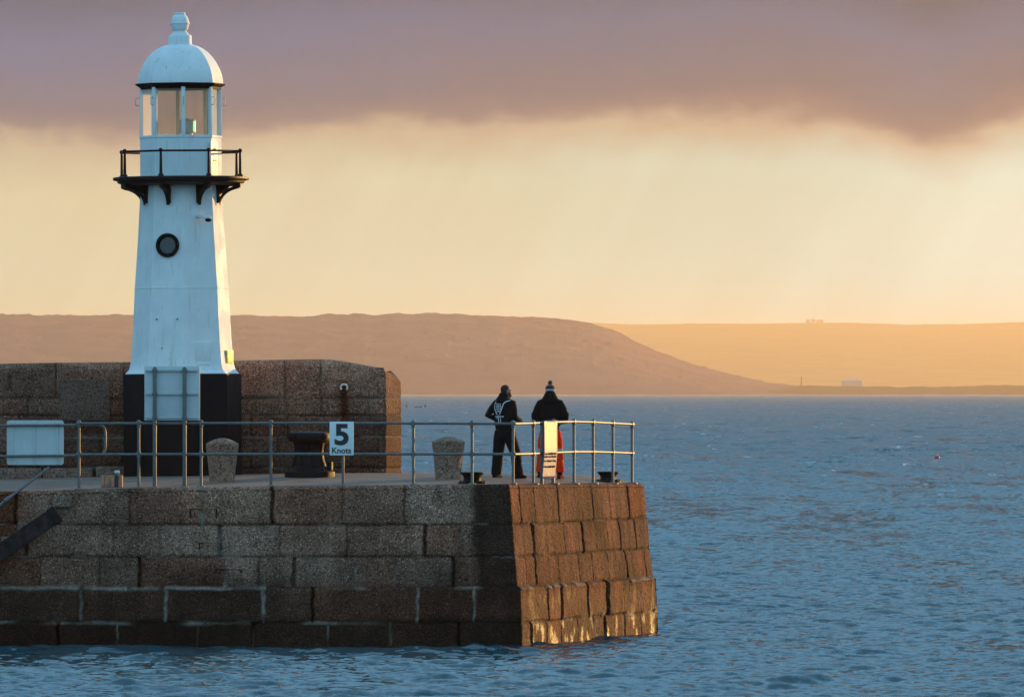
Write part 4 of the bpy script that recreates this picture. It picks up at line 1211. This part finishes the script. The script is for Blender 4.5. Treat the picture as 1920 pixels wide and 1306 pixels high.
def iron_bollard(px, Y, ytop, ybot, wtop, label):
    s = F / Y; x = (px - 960) / s; zb = dz_(x, Y)
    h = (ybot - ytop) / s; r = wtop / 2 / s
    o = empty('mooring_bollard', (x, Y, zb), label, 'bollard', 'low cast iron mooring bollards on the pier edge')
    mb = MB(); mb.lathe((x, Y, zb), [(r * .78, h * .1), (r * .70, h * .28), (r * .70, h * .5), (r * .80, h * .72), (r * .95, h * .86), (r * 1.0, h * .93), (r * .99, h * .97), (r * .9, h), (.001, h * 1.01)], 36); mb.build('head', M['rust_iron'], o)
    mb = MB(); mb.lathe((x, Y, zb), [(r * 1.16, -.02), (r * 1.16, h * .12), (r * 1.08, h * .17), (r * .8, h * .22), (r * .6, h * .3)], 36)
    for k in range(6):
        w = k * math.pi / 3 + .3; mb.ball((x + r * 1.0 * math.cos(w), Y + r * 1.0 * math.sin(w), zb + h * .17), .028, 8, 6)
    mb.build('base_flange', M['rust_iron'], o)
iron_bollard(885.5, 171.0, 885.5, 908, 46, 'low black mooring bollard on the front edge, left of the corner post')
iron_bollard(1140.5, 178.0, 881.5, 902, 42, 'low black mooring bollard at the far right end of the pier')

CY = 174.2; s = F / CY; cx_ = (581 - 960) / s; zb = dz_(cx_, CY)
cp = empty('capstan', (cx_, CY, zb), 'large black iron capstan on a round base near the wall', 'capstan')
hc = (899 - 813) / s
def cr(px): return px / s
mb = MB(); mb.lathe((cx_, CY, zb), [(cr(47), -.02), (cr(47), .10), (cr(44), .13), (cr(36), .15), (cr(33), .20), (cr(30), .22)], 40)
for k in range(10):
    w = k * math.pi / 5; mb.ball((cx_ + cr(41) * math.sin(w), CY - cr(41) * math.cos(w), zb + .14), .03, 8, 6)
mb.build('base', M['rust_iron'], cp)
mb = MB(); mb.lathe((cx_, CY, zb), [(cr(31), .20), (cr(30), .26), (cr(27.5), .33), (cr(26), .42), (cr(25.5), .5), (cr(26), .57), (cr(29), .64), (cr(34), .68)], 40)
for k in range(8):
    w = k * math.pi / 4 + .2; d_ = Vector((math.sin(w), -math.cos(w), 0)); c = Vector((cx_, CY, zb))
    mb.quadbox([c + d_ * cr(24) + Vector((-.02 * d_.y, .02 * d_.x, .2)), c + d_ * cr(33) + Vector((-.02 * d_.y, .02 * d_.x, .22)), c + d_ * cr(28) + Vector((-.02 * d_.y, .02 * d_.x, .45)), c + d_ * cr(31) + Vector((-.02 * d_.y, .02 * d_.x, .66)), c + d_ * cr(24) + Vector((-.02 * d_.y, .02 * d_.x, .6))], Vector((.04 * d_.y, -.04 * d_.x, 0)))
mb.build('barrel', M['rust_iron'], cp)
mb = MB(); mb.lathe((cx_, CY, zb), [(cr(30), .66), (cr(39), .69), (cr(40.5), .72), (cr(40.5), .83), (cr(39), .85), (cr(30), .865), (cr(14), hc - .005), (.001, hc)], 40)
for k in range(8):
    w = k * math.pi / 4; mb.box((cx_ + cr(40) * math.sin(w), CY - cr(40) * math.cos(w), zb + .775), (.10, .06, .08), Matrix.Rotation(w, 3, 'Z'), .01)
mb.build('head', M['rust_iron'], cp)
mb = MB(); c = Vector((cx_ + cr(36), CY - cr(14), zb + .14)); mb.box(c + Vector((.02, 0, .07)), (.10, .12, .17), Matrix.Rotation(R(-15), 3, 'Z'), .02); mb.build('pawl', M['rust_iron'], cp)

# ---- wooden box with a strap and a hose nozzle on it
BY = 171.1; s = F / BY
bx = lambda px: (px - 960) / s
zb = dz_(bx(210), BY); zt = zb + .235
cr_ = empty('wooden_box', (bx(210), BY, zb), 'small brown wooden box with dark strap standing on the deck edge', 'box')
mb = MB()
for (x0, x1) in ((190.5, 196.5), (197.2, 207), (207.6, 215.5), (222.5, 229.5)):
    mb.box(((bx(x0) + bx(x1)) / 2, BY, zb + .115), (bx(x1) - bx(x0), .34, .23), None, .008)
mb.box((bx(210), BY + .01, zb + .11), (.37, .30, .2)); mb.build('box', M['crate'], cr_)
mb = MB(); mb.box((bx(219), BY, zb + .117), (bx(222.5) - bx(215.5), .352, .24), None, .006); mb.build('strap', M['strap'], cr_)
nz = empty('hose_nozzle', (bx(214), BY - .02, zt + .03), 'pale grey hose nozzle lying on the wooden box', 'nozzle')
mb = MB(); mb.tube([(bx(197), BY - .02, zt + .012), (bx(204), BY - .02, zt + .03), (bx(214), BY - .02, zt + .05), (bx(219), BY - .02, zt + .055)], .017, 10)
mb.build('hose', M['galv'], nz)
mb = MB(); mb.tube([(bx(215), BY - .02, zt + .05), (bx(218), BY - .02, zt + .054), (bx(224), BY - .02, zt + .05)], [.026, .036, .036], 12); mb.build('tip', M['alum'], nz)

# ================================================================== PEOPLE
def remeshed(mb, name, voxel, smooth_it, material, parent, factor=.5):
    me = mb.mesh('tmp'); o = bpy.data.objects.new('tmp', me); COL.objects.link(o)
    r1 = o.modifiers.new('r', 'REMESH'); r1.mode = 'VOXEL'; r1.voxel_size = voxel
    s1 = o.modifiers.new('s', 'SMOOTH'); s1.factor = factor; s1.iterations = smooth_it
    bpy.context.view_layer.update()
    m2 = bpy.data.meshes.new_from_object(o.evaluated_get(bpy.context.evaluated_depsgraph_get()))
    bpy.data.objects.remove(o); bpy.data.meshes.remove(me)
    m2.name = name
    ob = bpy.data.objects.new(name, m2); COL.objects.link(ob)
    m2.materials.clear(); m2.materials.append(material)
    m2.polygons.foreach_set('use_smooth', [True] * len(m2.polygons))
    ob.parent = parent
    return ob
def hand(mb, wrist, d, palm_n, thumb_side):
    """wrist point, pointing direction, palm normal, sign of the thumb side"""
    d = Vector(d).normalized(); n = Vector(palm_n); n = (n - d * n.dot(d)).normalized(); s_ = d.cross(n) * thumb_side
    w = Vector(wrist)
    mb.tube([w - d * .03, w + d * .02, w + d * .06, w + d * .095], [(.026, .02), (.034, .018), (.041, .016), (.040, .014)], 14, side=s_, round_cap=True)
    for k, (o_, L) in enumerate(((.030, .070), (.010, .080), (-.011, .074), (-.030, .058))):
        b0 = w + d * .088 + s_ * o_
        p1 = b0 + d * L * .42 + n * .004; p2 = p1 + (d * .80 + n * .6).normalized() * L * .33; p3 = p2 + (d * .35 + n * .94).normalized() * L * .28
        mb.tube([b0 - d * .02, b0, p1, p2, p3], [.0095, .0095, .009, .0082, .007], 10, round_cap=True)
    t0 = w + d * .03 + s_ * .032
    t1 = t0 + (d * .6 + s_ * .7 + n * .25).normalized() * .04; t2 = t1 + (d * .85 + s_ * .15 + n * .4).normalized() * .032
    mb.tube([t0 - s_ * .02, t0, t1, t2], [.013, .0125, .0105, .0085], 10, round_cap=True)
def head(mb, c, yaw):
    c = Vector(c); Rz = Matrix.Rotation(yaw, 3, 'Z')
    def e(o_, r): # ellipsoid via ball rotated
        t = MB(); t.ball((0, 0, 0), r, 18, 12); mb.add([c + Rz @ (Vector(v) + Vector(o_)) for v in t.v], t.f)
    e((0, -.012, .035), (.077, .097, .092))
    e((0, .028, -.015), (.066, .072, .085))
    e((0, .04, -.068), (.048, .052, .046))
    e((0, .088, .028), (.052, .018, .012))        # brow
    e((0, .104, -.012), (.012, .018, .022)); e((0, .112, -.026), (.015, .013, .011))   # nose
    e((0, .088, -.062), (.024, .011, .007)); e((0, .086, -.074), (.021, .011, .007))   # lips
    e((0, .082, -.098), (.022, .018, .018))      # chin
    for s_ in (-1, 1):
        e((s_ * .076, -.004, -.008), (.010, .022, .034)); e((s_ * .082, -.010, .004), (.008, .012, .016))
        e((s_ * .031, .083, .010), (.014, .011, .010))
        e((s_ * .045, .062, -.028), (.024, .022, .022))
    return c, Rz
def leg_pts(h, k, a): return [h, tuple((h[i] * .5 + k[i] * .5) for i in range(3)), k, tuple((a[i] * .5 + k[i] * .5) for i in range(3)), a]

def boot(mb, ankle, yaw):
    a = Vector(ankle); f = Vector((math.sin(yaw), math.cos(yaw), 0)); s_ = Vector((f.y, -f.x, 0))
    mb.tube([a + Vector((0, 0, .14)), a + Vector((0, 0, .06)), a + Vector((0, 0, .01))], [(.062, .066), (.055, .06), (.05, .055)], 16, side=s_, round_cap=False)
    b0 = Vector((a.x, a.y, .045)) - f * .075
    mb.tube([b0, b0 + f * .07, b0 + f * .15, b0 + f * .22 - Vector((0, 0, .006)), b0 + f * .27 - Vector((0, 0, .012))], [(.042, .044), (.046, .05), (.05, .042), (.049, .034), (.035, .026)], 16, side=s_, round_cap=True)
    mb.box((b0 + f * .1) * 1.0 + Vector((0, 0, -.033)), (.09, .30, .024), Matrix((s_, f, Vector((0, 0, 1)))).transposed(), .008)

# ---- person in the bobble hat, facing the sea
RX, RY = (1031.5 - 960) / F * 175.8, 175.8
pr = empty('person', (RX, RY, dz_(RX, RY) - .004), 'person in bobble hat, black jacket and orange hi-vis trousers looking out to sea', 'person')
SC = .985
mb = MB()
head(mb, (0, .03, 1.695), 0)
mb.tube([(0, -.01, 1.44), (0, .0, 1.55), (0, .015, 1.64)], [.07, .06, .058], 16)
mb.tube([(0, 0, .92), (0, 0, 1.1), (0, 0, 1.3), (0, 0, 1.44), (0, 0, 1.52)], [(.15, .10), (.14, .10), (.17, .11), (.17, .10), (.09, .08)], 18, side=(1, 0, 0), round_cap=True)
for s_ in (-1, 1):
    mb.tube([(s_ * .14, 0, 1.46), (s_ * .2, 0, 1.46), (s_ * .305, -.02, 1.215), (s_ * .20, .17, 1.13)], [.05, .052, .04, .03], 14, round_cap=True)
    hand(mb, (s_ * .19, .19, 1.125), (-s_ * .55, .8, -.05), (0, -.2, -1), s_)
    mb.tube([(s_ * .09, 0, .95), (s_ * .155, .02, .5), (s_ * .19, -.01, .1)], [.085, .058, .042], 14, round_cap=True)
    mb.tube([(s_ * .19, -.02, .05), (s_ * .2, .08, .04)], [.016, .014], 12, round_cap=True)
remeshed(mb, 'body', .008, 4, M['skin'], pr)
mb = MB()
mb.tube([(0, 0, .94), (0, 0, 1.03), (0, -.005, 1.06), (0, -.01, 1.14), (0, -.012, 1.28), (0, -.01, 1.40), (0, -.005, 1.48), (0, 0, 1.54), (0, .0, 1.60)],
        [(.170, .128), (.178, .135), (.205, .150), (.222, .158), (.232, .155), (.232, .145), (.205, .130), (.15, .12), (.09, .09)], 28, side=(1, 0, 0))
for s_ in (-1, 1):
    mb.tube([(s_ * .12, 0, 1.495), (s_ * .188, -.005, 1.48), (s_ * .245, -.02, 1.38), (s_ * .296, -.03, 1.21), (s_ * .275, .06, 1.145), (s_ * .20, .18, 1.13)], [.090, .088, .077, .068, .064, .052], 18, round_cap=True)
    mb.tube([(s_ * .29, -.03, 1.27), (s_ * .30, -.04, 1.19)], [.078, .062], 14, round_cap=True)
# hood lying against the neck
mb.tube([(0, -.02, 1.50), (0, -.035, 1.565), (0, -.035, 1.63), (0, -.02, 1.685), (0, -.01, 1.71)], [(.195, .125), (.168, .135), (.132, .127), (.104, .110), (.092, .10)], 24, side=(1, 0, 0))
mb.tube([(-.12, -.09, 1.56), (-.05, -.135, 1.53), (.05, -.135, 1.53), (.12, -.09, 1.56)], [.035, .045, .045, .035], 12, round_cap=True)
remeshed(mb, 'jacket', .011, 5, M['jacket'], pr)
for s_, (x, z) in ((-1, (-.185, 1.19)), (1, (.20, 1.15))):
    mb = MB(); mb.box((x, -.185 if s_ < 0 else -.19, z), (.011, .02, .035), None, .003)
    mb.build('toggle', M['print'], pr)
mb = MB()
mb.tube([(0, 0, 1.0), (0, 0, .93), (0, 0, .86)], [(.165, .125), (.185, .14), (.19, .14)], 24, side=(1, 0, 0), round_cap=True)
for s_ in (-1, 1):
    mb.tube([(s_ * .09, 0, .93), (s_ * .125, .005, .76), (s_ * .145, .015, .60), (s_ * .155, .02, .48), (s_ * .168, 0, .33), (s_ * .180, -.01, .20), (s_ * .186, -.01, .135)], [.112, .116, .100, .094, .092, .096, .098], 20, round_cap=False)
    for z_, o_ in ((.47, .004), (.40, .003), (.27, .006), (.21, .007)):
        mb.tube([(s_ * .16 - .09, -.02, z_ + .02), (s_ * .165, -.09, z_), (s_ * .165 + .09, -.02, z_ + .015)], [.012, .016, .012], 8, round_cap=True)
remeshed(mb, 'trousers', .011, 4, M['hivis'], pr)
for s_ in (-1, 1):
    mb = MB(); boot(mb, (s_ * .188, -.015, .03), s_ * .25); remeshed(mb, 'boot', .009, 2, M['red_boot'] if s_ > 0 else M['boot'], pr)
mb = MB(); mb.tube([(0, .025, 1.69), (0, .025, 1.74), (0, .025, 1.79), (0, .022, 1.825), (0, .02, 1.85), (0, .02, 1.862)], [(.090, .108), (.096, .113), (.094, .110), (.080, .095), (.055, .065), (.028, .03)], 24, side=(1, 0, 0), round_cap=False)
hat = remeshed(mb, 'hat', .009, 2, M['knit'], pr)
mb = MB(); rs = random.Random(4)
for k in range(220):
    w = rs.uniform(0, 6.283); zc_ = rs.uniform(-1, 1); rr = math.sqrt(1 - zc_ * zc_)
    d_ = Vector((rr * math.cos(w), rr * math.sin(w), zc_)); c = Vector((0, .02, 1.898))
    mb.tube([c, c + d_ * .044 * rs.uniform(.85, 1.1)], [.008, .003], 5)
mb.ball((0, .02, 1.898), .034, 12, 8)
pp = mb.build('pompom', simple('pompom_wool', (.07, .075, .085), .95, 0, .4, 40, .3, .003), hat)
pr.scale = (1.0, 1.0, SC)

# ---- person in black, head turned to the right
LX, LY2 = (946 - 960) / F * 174.0, 174.0
pl_ = empty('person', (LX, LY2, dz_(LX, LY2) - .004), 'bald bearded person in black hooded top with white back print, head turned right', 'person')
YAW = R(-38)
mb = MB()
hc_, hR = head(mb, (.0, .055, 1.70), R(-32))
mb.tube([(0, -.01, 1.44), (0, .015, 1.56), (0, .04, 1.65)], [.07, .06, .058], 16)
mb.tube([(0, 0, .92), (0, 0, 1.1), (0, 0, 1.3), (0, 0, 1.44), (0, 0, 1.52)], [(.15, .10), (.14, .10), (.17, .11), (.17, .10), (.09, .08)], 18, side=(1, 0, 0), round_cap=True)
LE, RE = (-.335, -.10, 1.235), (.285, -.06, 1.20)
LW, RW_ = (-.20, .17, 1.13), (.235, .19, 1.12)
for s_, e_, w_2 in ((-1, LE, LW), (1, RE, RW_)):
    mb.tube([(s_ * .14, 0, 1.46), (s_ * .2, 0, 1.46), e_, w_2], [.05, .052, .04, .03], 14, round_cap=True)
    hand(mb, w_2, (-s_ * .6, .75, -.1), (0, -.2, -1), s_)
LF, RF = (-.185, -.02, .06), (.18, .20, .06)
for s_, f_2 in ((-1, LF), (1, RF)):
    mb.tube([(s_ * .09, 0, .95), (s_ * .12 + f_2[0] * .2, f_2[1] * .5 + .02, .5), (f_2[0], f_2[1], .1)], [.085, .058, .042], 14, round_cap=True)
    mb.tube([(f_2[0], f_2[1] - .02, .06), (f_2[0], f_2[1] + .08, .04)], [.016, .014], 12, round_cap=True)
remeshed(mb, 'body', .008, 4, M['skin'], pl_)
mb = MB()
def e2(o_, r):
    t = MB(); t.ball((0, 0, 0), r, 20, 14); mb.add([hc_ + hR @ (Vector(v) + Vector(o_)) for v in t.v], t.f)
e2((0, -.022, .034), (.0795, .092, .094)); e2((0, -.038, -.01), (.072, .062, .06))
remeshed(mb, 'hair', .007, 2, M['hair'], pl_)
mb = MB()
e2((0, .05, -.075), (.055, .052, .042)); e2((0, .075, -.092), (.036, .032, .03)); e2((-.045, .03, -.045), (.026, .03, .04)); e2((.045, .03, -.045), (.026, .03, .04))
remeshed(mb, 'beard', .007, 2, M['hair'], pl_)
mb = MB()
mb.tube([(0, .0, .96), (0, -.003, 1.02), (0, -.006, 1.12), (0, -.010, 1.26), (0, -.012, 1.38), (0, -.008, 1.47), (0, 0, 1.53), (0, .015, 1.59)],
        [(.190, .140), (.196, .146), (.215, .156), (.230, .158), (.234, .150), (.204, .132), (.137, .116), (.085, .088)], 28, side=(1, 0, 0))
for s_, e_, w_2 in ((-1, LE, LW), (1, RE, RW_)):
    e_ = Vector(e_); w_2 = Vector(w_2); sh_ = Vector((s_ * .19, -.005, 1.455))
    mb.tube([(s_ * .11, 0, 1.465), sh_, sh_.lerp(e_, .5) + Vector((s_ * .01, 0, 0)), e_, e_.lerp(w_2, .5), w_2], [.082, .086, .074, .066, .060, .05], 18, round_cap=True)
mb.tube([(0, .0, 1.50), (0, -.02, 1.56), (0, -.01, 1.615), (0, .01, 1.645)], [(.155, .12), (.125, .125), (.10, .11), (.085, .09)], 24, side=(1, 0, 0))
mb.tube([(-.10, -.08, 1.55), (-.04, -.125, 1.50), (.04, -.125, 1.50), (.10, -.08, 1.55)], [.034, .045, .045, .034], 12, round_cap=True)
jk = remeshed(mb, 'jacket', .011, 5, M['jacket'], pl_)
mb = MB()
mb.tube([(0, 0, 1.02), (0, 0, .94), (0, .01, .86)], [(.165, .125), (.178, .138), (.18, .14)], 24, side=(1, 0, 0), round_cap=True)
for s_, f_2 in ((-1, LF), (1, RF)):
    fx_, fy_ = f_2[0], f_2[1]
    mb.tube([(s_ * .085, 0, .92), (s_ * .10 + fx_ * .12, fy_ * .25, .74), (s_ * .10 + fx_ * .28, fy_ * .5 + .02, .56), (s_ * .09 + fx_ * .42, fy_ * .62 + .02, .46), (fx_ * .92, fy_ * .85, .26), (fx_, fy_, .12), (fx_, fy_ + .005, .075)], [.122, .120, .110, .104, .100, .100, .100], 20)
    mb.tube([(fx_ * .98 - .08, fy_ - .03, .20), (fx_ * .98, fy_ - .088, .18), (fx_ * .98 + .08, fy_ - .03, .21)], [.012, .018, .012], 8, round_cap=True)
    mb.tube([(fx_ * .9 - .08, fy_ * .8 - .03, .33), (fx_ * .9, fy_ * .8 - .085, .31), (fx_ * .9 + .08, fy_ * .8 - .03, .34)], [.010, .015, .010], 8, round_cap=True)
remeshed(mb, 'trousers', .011, 4, M['trousers'], pl_)
for s_, f_2 in ((-1, LF), (1, RF)):
    mb = MB(); boot(mb, (f_2[0], f_2[1], .03), s_ * .15); remeshed(mb, 'boot', .009, 2, M['boot'], pl_)
# white print: laid on the back of the jacket
bvh = BVHTree.FromPolygons([v.co for v in jk.data.vertices], [p.vertices[:] for p in jk.data.polygons])
mb = MB()
def stroke(pts, w):
    pts = [Vector((p[0], p[1])) for p in pts]; dense = []
    for a_, b2 in zip(pts[:-1], pts[1:]):
        k = max(2, int((b2 - a_).length / .012))
        dense += [a_.lerp(b2, t / k) for t in range(k)]
    dense.append(pts[-1])
    L_ = []
    for i, p in enumerate(dense):
        t = (dense[min(i + 1, len(dense) - 1)] - dense[max(i - 1, 0)]).normalized(); n_ = Vector((-t.y, t.x)) * w / 2
        row = []
        for q_ in (p + n_, p - n_):
            hit = bvh.ray_cast(Vector((q_.x, -1, q_.y)), Vector((0, 1, 0)))
            yv = hit[0].y if hit[0] is not None else -.13
            row.append((Vector((q_.x, yv - .005, q_.y)), Vector((q_.x, yv + .002, q_.y))))
        L_.append(row)
    vs = []; fs = []
    for row in L_: vs += [row[0][0], row[1][0], row[1][1], row[0][1]]
    for i in range(len(L_) - 1):
        for k in range(4): fs.append((i * 4 + k, i * 4 + (k + 1) % 4, (i + 1) * 4 + (k + 1) % 4, (i + 1) * 4 + k))
    fs += [(3, 2, 1, 0), tuple(len(vs) - 4 + k for k in range(4))]
    mb.add(vs, fs)
stroke([(-.135, 1.50), (-.15, 1.44), (-.135, 1.37), (-.09, 1.30), (-.05, 1.245)], .018)
stroke([(.175, 1.525), (.12, 1.50), (.08, 1.46), (.06, 1.38), (.035, 1.31), (.01, 1.25)], .018)
stroke([(-.02, 1.235), (-.02, 1.15), (-.005, 1.05)], .014); stroke([(.03, 1.18), (.03, 1.05)], .014); stroke([(-.06, 1.22), (-.055, 1.16)], .012)
for z0, x0, x1 in ((1.445, -.10, .03), (1.40, -.09, .03), (1.355, -.085, .02), (1.31, -.06, .01), (1.205, -.10, .08)):
    x = x0; k = 0
    while x < x1:
        stroke([(x, z0 + .016), (x + .012, z0 - .014), (x + .026, z0 + .016)] if k % 2 else [(x, z0 - .014), (x + .006, z0 + .016), (x + .022, z0)], .009)
        x += .034; k += 1
mb.build('back_print', M['print'], jk, smooth=False)
pl_.rotation_euler = (0, 0, YAW)
pl_.scale = (1, 1, .985)

# ================================================================== THINGS ON THE SEA AND THE FAR SHORE
def on_water(px, py):
    Y = F * ZC / (py - HZ); return Vector(((px - 960) / F * Y, Y, 0)), F / Y
c, s = on_water(1757, 861)
c.z = .02
o = empty('buoy', c, 'small round red buoy floating alone on the open sea', 'buoy')
mb = MB(); mb.ball(c + Vector((0, 0, .10)), (.19, .19, .18), 20, 14); mb.build('float', M['red_float'], o)
mb = MB(); mb.tube([c + Vector((0, 0, .27)), c + Vector((0, 0, .32))], .035, 8); mb.build('stub', M['boat_white'], o)
c, s = on_water(762.5, 763.5)
o = empty('marker_buoy', c, 'dark marker buoy with a short faded flag, just right of the wall end', 'buoy')
mb = MB(); mb.lathe(c, [(.25, -.2), (.32, .1), (.28, .5), (.12, .75), (.05, .8)], 16); mb.build('float', M['dark_float'], o)
mb = MB(); mb.tube([c + Vector((0, 0, .7)), c + Vector((.12, 0, 1.75))], .04, 8); mb.build('staff', M['pink_flag'], o)
mb = MB(); mb.quadbox([c + Vector((.05, 0, 1.1)), c + Vector((.28, 0, 1.15)), c + Vector((.30, 0, 1.65)), c + Vector((.11, 0, 1.7))], (0, .03, 0)); mb.build('flag', M['pink_flag'], o)
c, s = on_water(1144, 817.5)
o = empty('marker_buoy', c, 'tiny black upright float out on the sea behind the end railing', 'buoy')
mb = MB(); mb.lathe(c, [(.06, -.15), (.09, 0), (.09, .22), (.05, .30), (.03, .34)], 12); mb.build('float', M['dark_float'], o)
mb = MB(); mb.tube([c + Vector((0, 0, .3)), c + Vector((.01, 0, .42))], .025, 8); mb.build('cap', M['dark_float'], o)
# small open boat
c, s = on_water(788, 764)
o = empty('boat', c, 'tiny dark open boat low in the water far out, right of the marker buoy', 'boat')
st = []
for t in np.linspace(0, 1, 13):
    x = -1.75 + 3.5 * t; hb = .62 * math.sin(math.pi * min(1, .12 + t * .80)) ** .6; sh_ = .34 + .55 * t ** 3 + .1 * (1 - t) ** 3
    st.append((x, hb if t < .99 else .03, sh_))
mb = MB(); vs = []; fs = []
for x, hb, sh_ in st:
    for (yy, zz) in ((-hb, sh_), (-hb * .85, .12), (0, -.15), (hb * .85, .12), (hb, sh_), (hb * .88, sh_ - .03), (0, .05), (-hb * .88, sh_ - .03)): vs.append(c + Vector((x, yy, zz)))
for i in range(len(st) - 1):
    for k in range(8): fs.append((i * 8 + k, i * 8 + (k + 1) % 8, (i + 1) * 8 + (k + 1) % 8, (i + 1) * 8 + k))
fs += [tuple(range(8))[::-1], tuple(range(len(vs) - 8, len(vs)))]
mb.add(vs, fs); mb.build('hull', M['hull'], o)
mb = MB(); mb.box(c + Vector((1.0, -.62, .34)), (.62, .12, .34), None, .05); mb.build('fender', M['boat_white'], o)
mb = MB(); mb.tube([c + Vector((1.45, 0, .6)), c + Vector((1.78, 0, 1.25))], [.09, .05], 8); mb.tube([c + Vector((.75, 0, .3)), c + Vector((.72, 0, 1.6))], .035, 8); mb.build('stem_post', M['hull'], o)

# buildings on the far shore
def P3(px, py, Y): return P(px, py, Y)
Yb = 20300.0
a = P(1578, 723, Yb); b_ = P(1616, 710, Yb)
o = empty('shed', (a.x, Yb, a.z), 'long pale low shed standing on the far shore under the right-hand hill', 'shed')
w, h = b_.x - a.x, b_.z - a.z
mb = MB(); mb.box(((a.x + b_.x) / 2, Yb, a.z + h * .36 - 4), (w, 30, h * .72 + 8)); mb.build('wall', M['shed'], o, smooth=False)
mb = MB(); mb.quadbox([(a.x - .4, Yb - 15.5, a.z + h * .725), (a.x - .4, Yb + 15.5, a.z + h * .725), (a.x - .4, Yb, a.z + h)], (w + .8, 0, 0)); mb.build('roof', M['shed'], o, smooth=False)
a = P(1502.5, 729, 17000); b_ = P(1502.5, 706, 17000)
mb = MB(); mb.tube([a, b_], [1.4, .8], 8); mb.box(b_ - Vector((0, 0, 1.5)), (4, .8, .8)); o = mb.build('mast', M['far_pole'])
tag(o, 'thin dark mast standing among the scrub on the far shore', 'mast')
Yh = 45700.0
o = empty('farmhouse', P(1524, 606, Yh), 'tiny row of farm buildings on the skyline of the far hill', 'farmhouse')
for (x0, x1, y0) in ((1511, 1519, 601), (1521, 1528, 599.5), (1530, 1544, 601)):
    a = P(x0, 608, Yh); b_ = P(x1, y0, Yh)
    mb = MB(); mb.box(((a.x + b_.x) / 2, Yh, (a.z + b_.z) / 2 - 2), (b_.x - a.x, 20, b_.z - a.z + 4)); mb.build('wall', M['shed'], o, smooth=False)
    mb = MB(); mb.quadbox([(a.x, Yh - 10.5, b_.z + .02), (a.x, Yh + 10.5, b_.z + .02), (a.x, Yh, b_.z + 4)], (b_.x - a.x, 0, 0)); mb.build('roof', M['roof_slate'], o, smooth=False)
# bright line of surf along the far beach
V = np.zeros((3, 900, 3)); px = np.linspace(-600, 2700, 900)
for i, (dy_, zz) in enumerate(((-40, .10), (0, 1.3), (30, .1))):
    V[i, :, 0] = (px - 960) / F * 16080; V[i, :, 1] = 16080 + dy_ + 40 * vnoise(px * .02, px * 0, 171, 3); V[i, :, 2] = zz * (.55 + 1.1 * (vnoise(px * .05, px * 0, 172, 4) + .5))
tag(new_obj('surf', grid_mesh('surf', V, flip=True), M['surf'], smooth=False), kind='stuff', label='thin pale line of surf breaking along the far beach', cat='surf')

# ================================================================== AIR
mh = bpy.data.materials.new('haze_air'); mh.use_nodes = True
q = G(mh.node_tree)
for n in list(q.n): q.n.remove(n)
pv = q.new('ShaderNodeVolumePrincipled')
pv.inputs['Color'].default_value = (.98, .77, .50, 1)
pv.inputs['Density'].default_value = 2.85e-5
pv.inputs['Anisotropy'].default_value = .6
oo = q.new('ShaderNodeOutputMaterial'); q.l.new(pv.outputs[0], oo.inputs['Volume'])
mb = MB(); mb.box((0, 0, 183), (124000, 124000, 370))
hz = mb.build('haze', mh, smooth=False)
tag(hz, 'thin warm evening haze hanging over the whole bay', 'haze', kind='stuff')
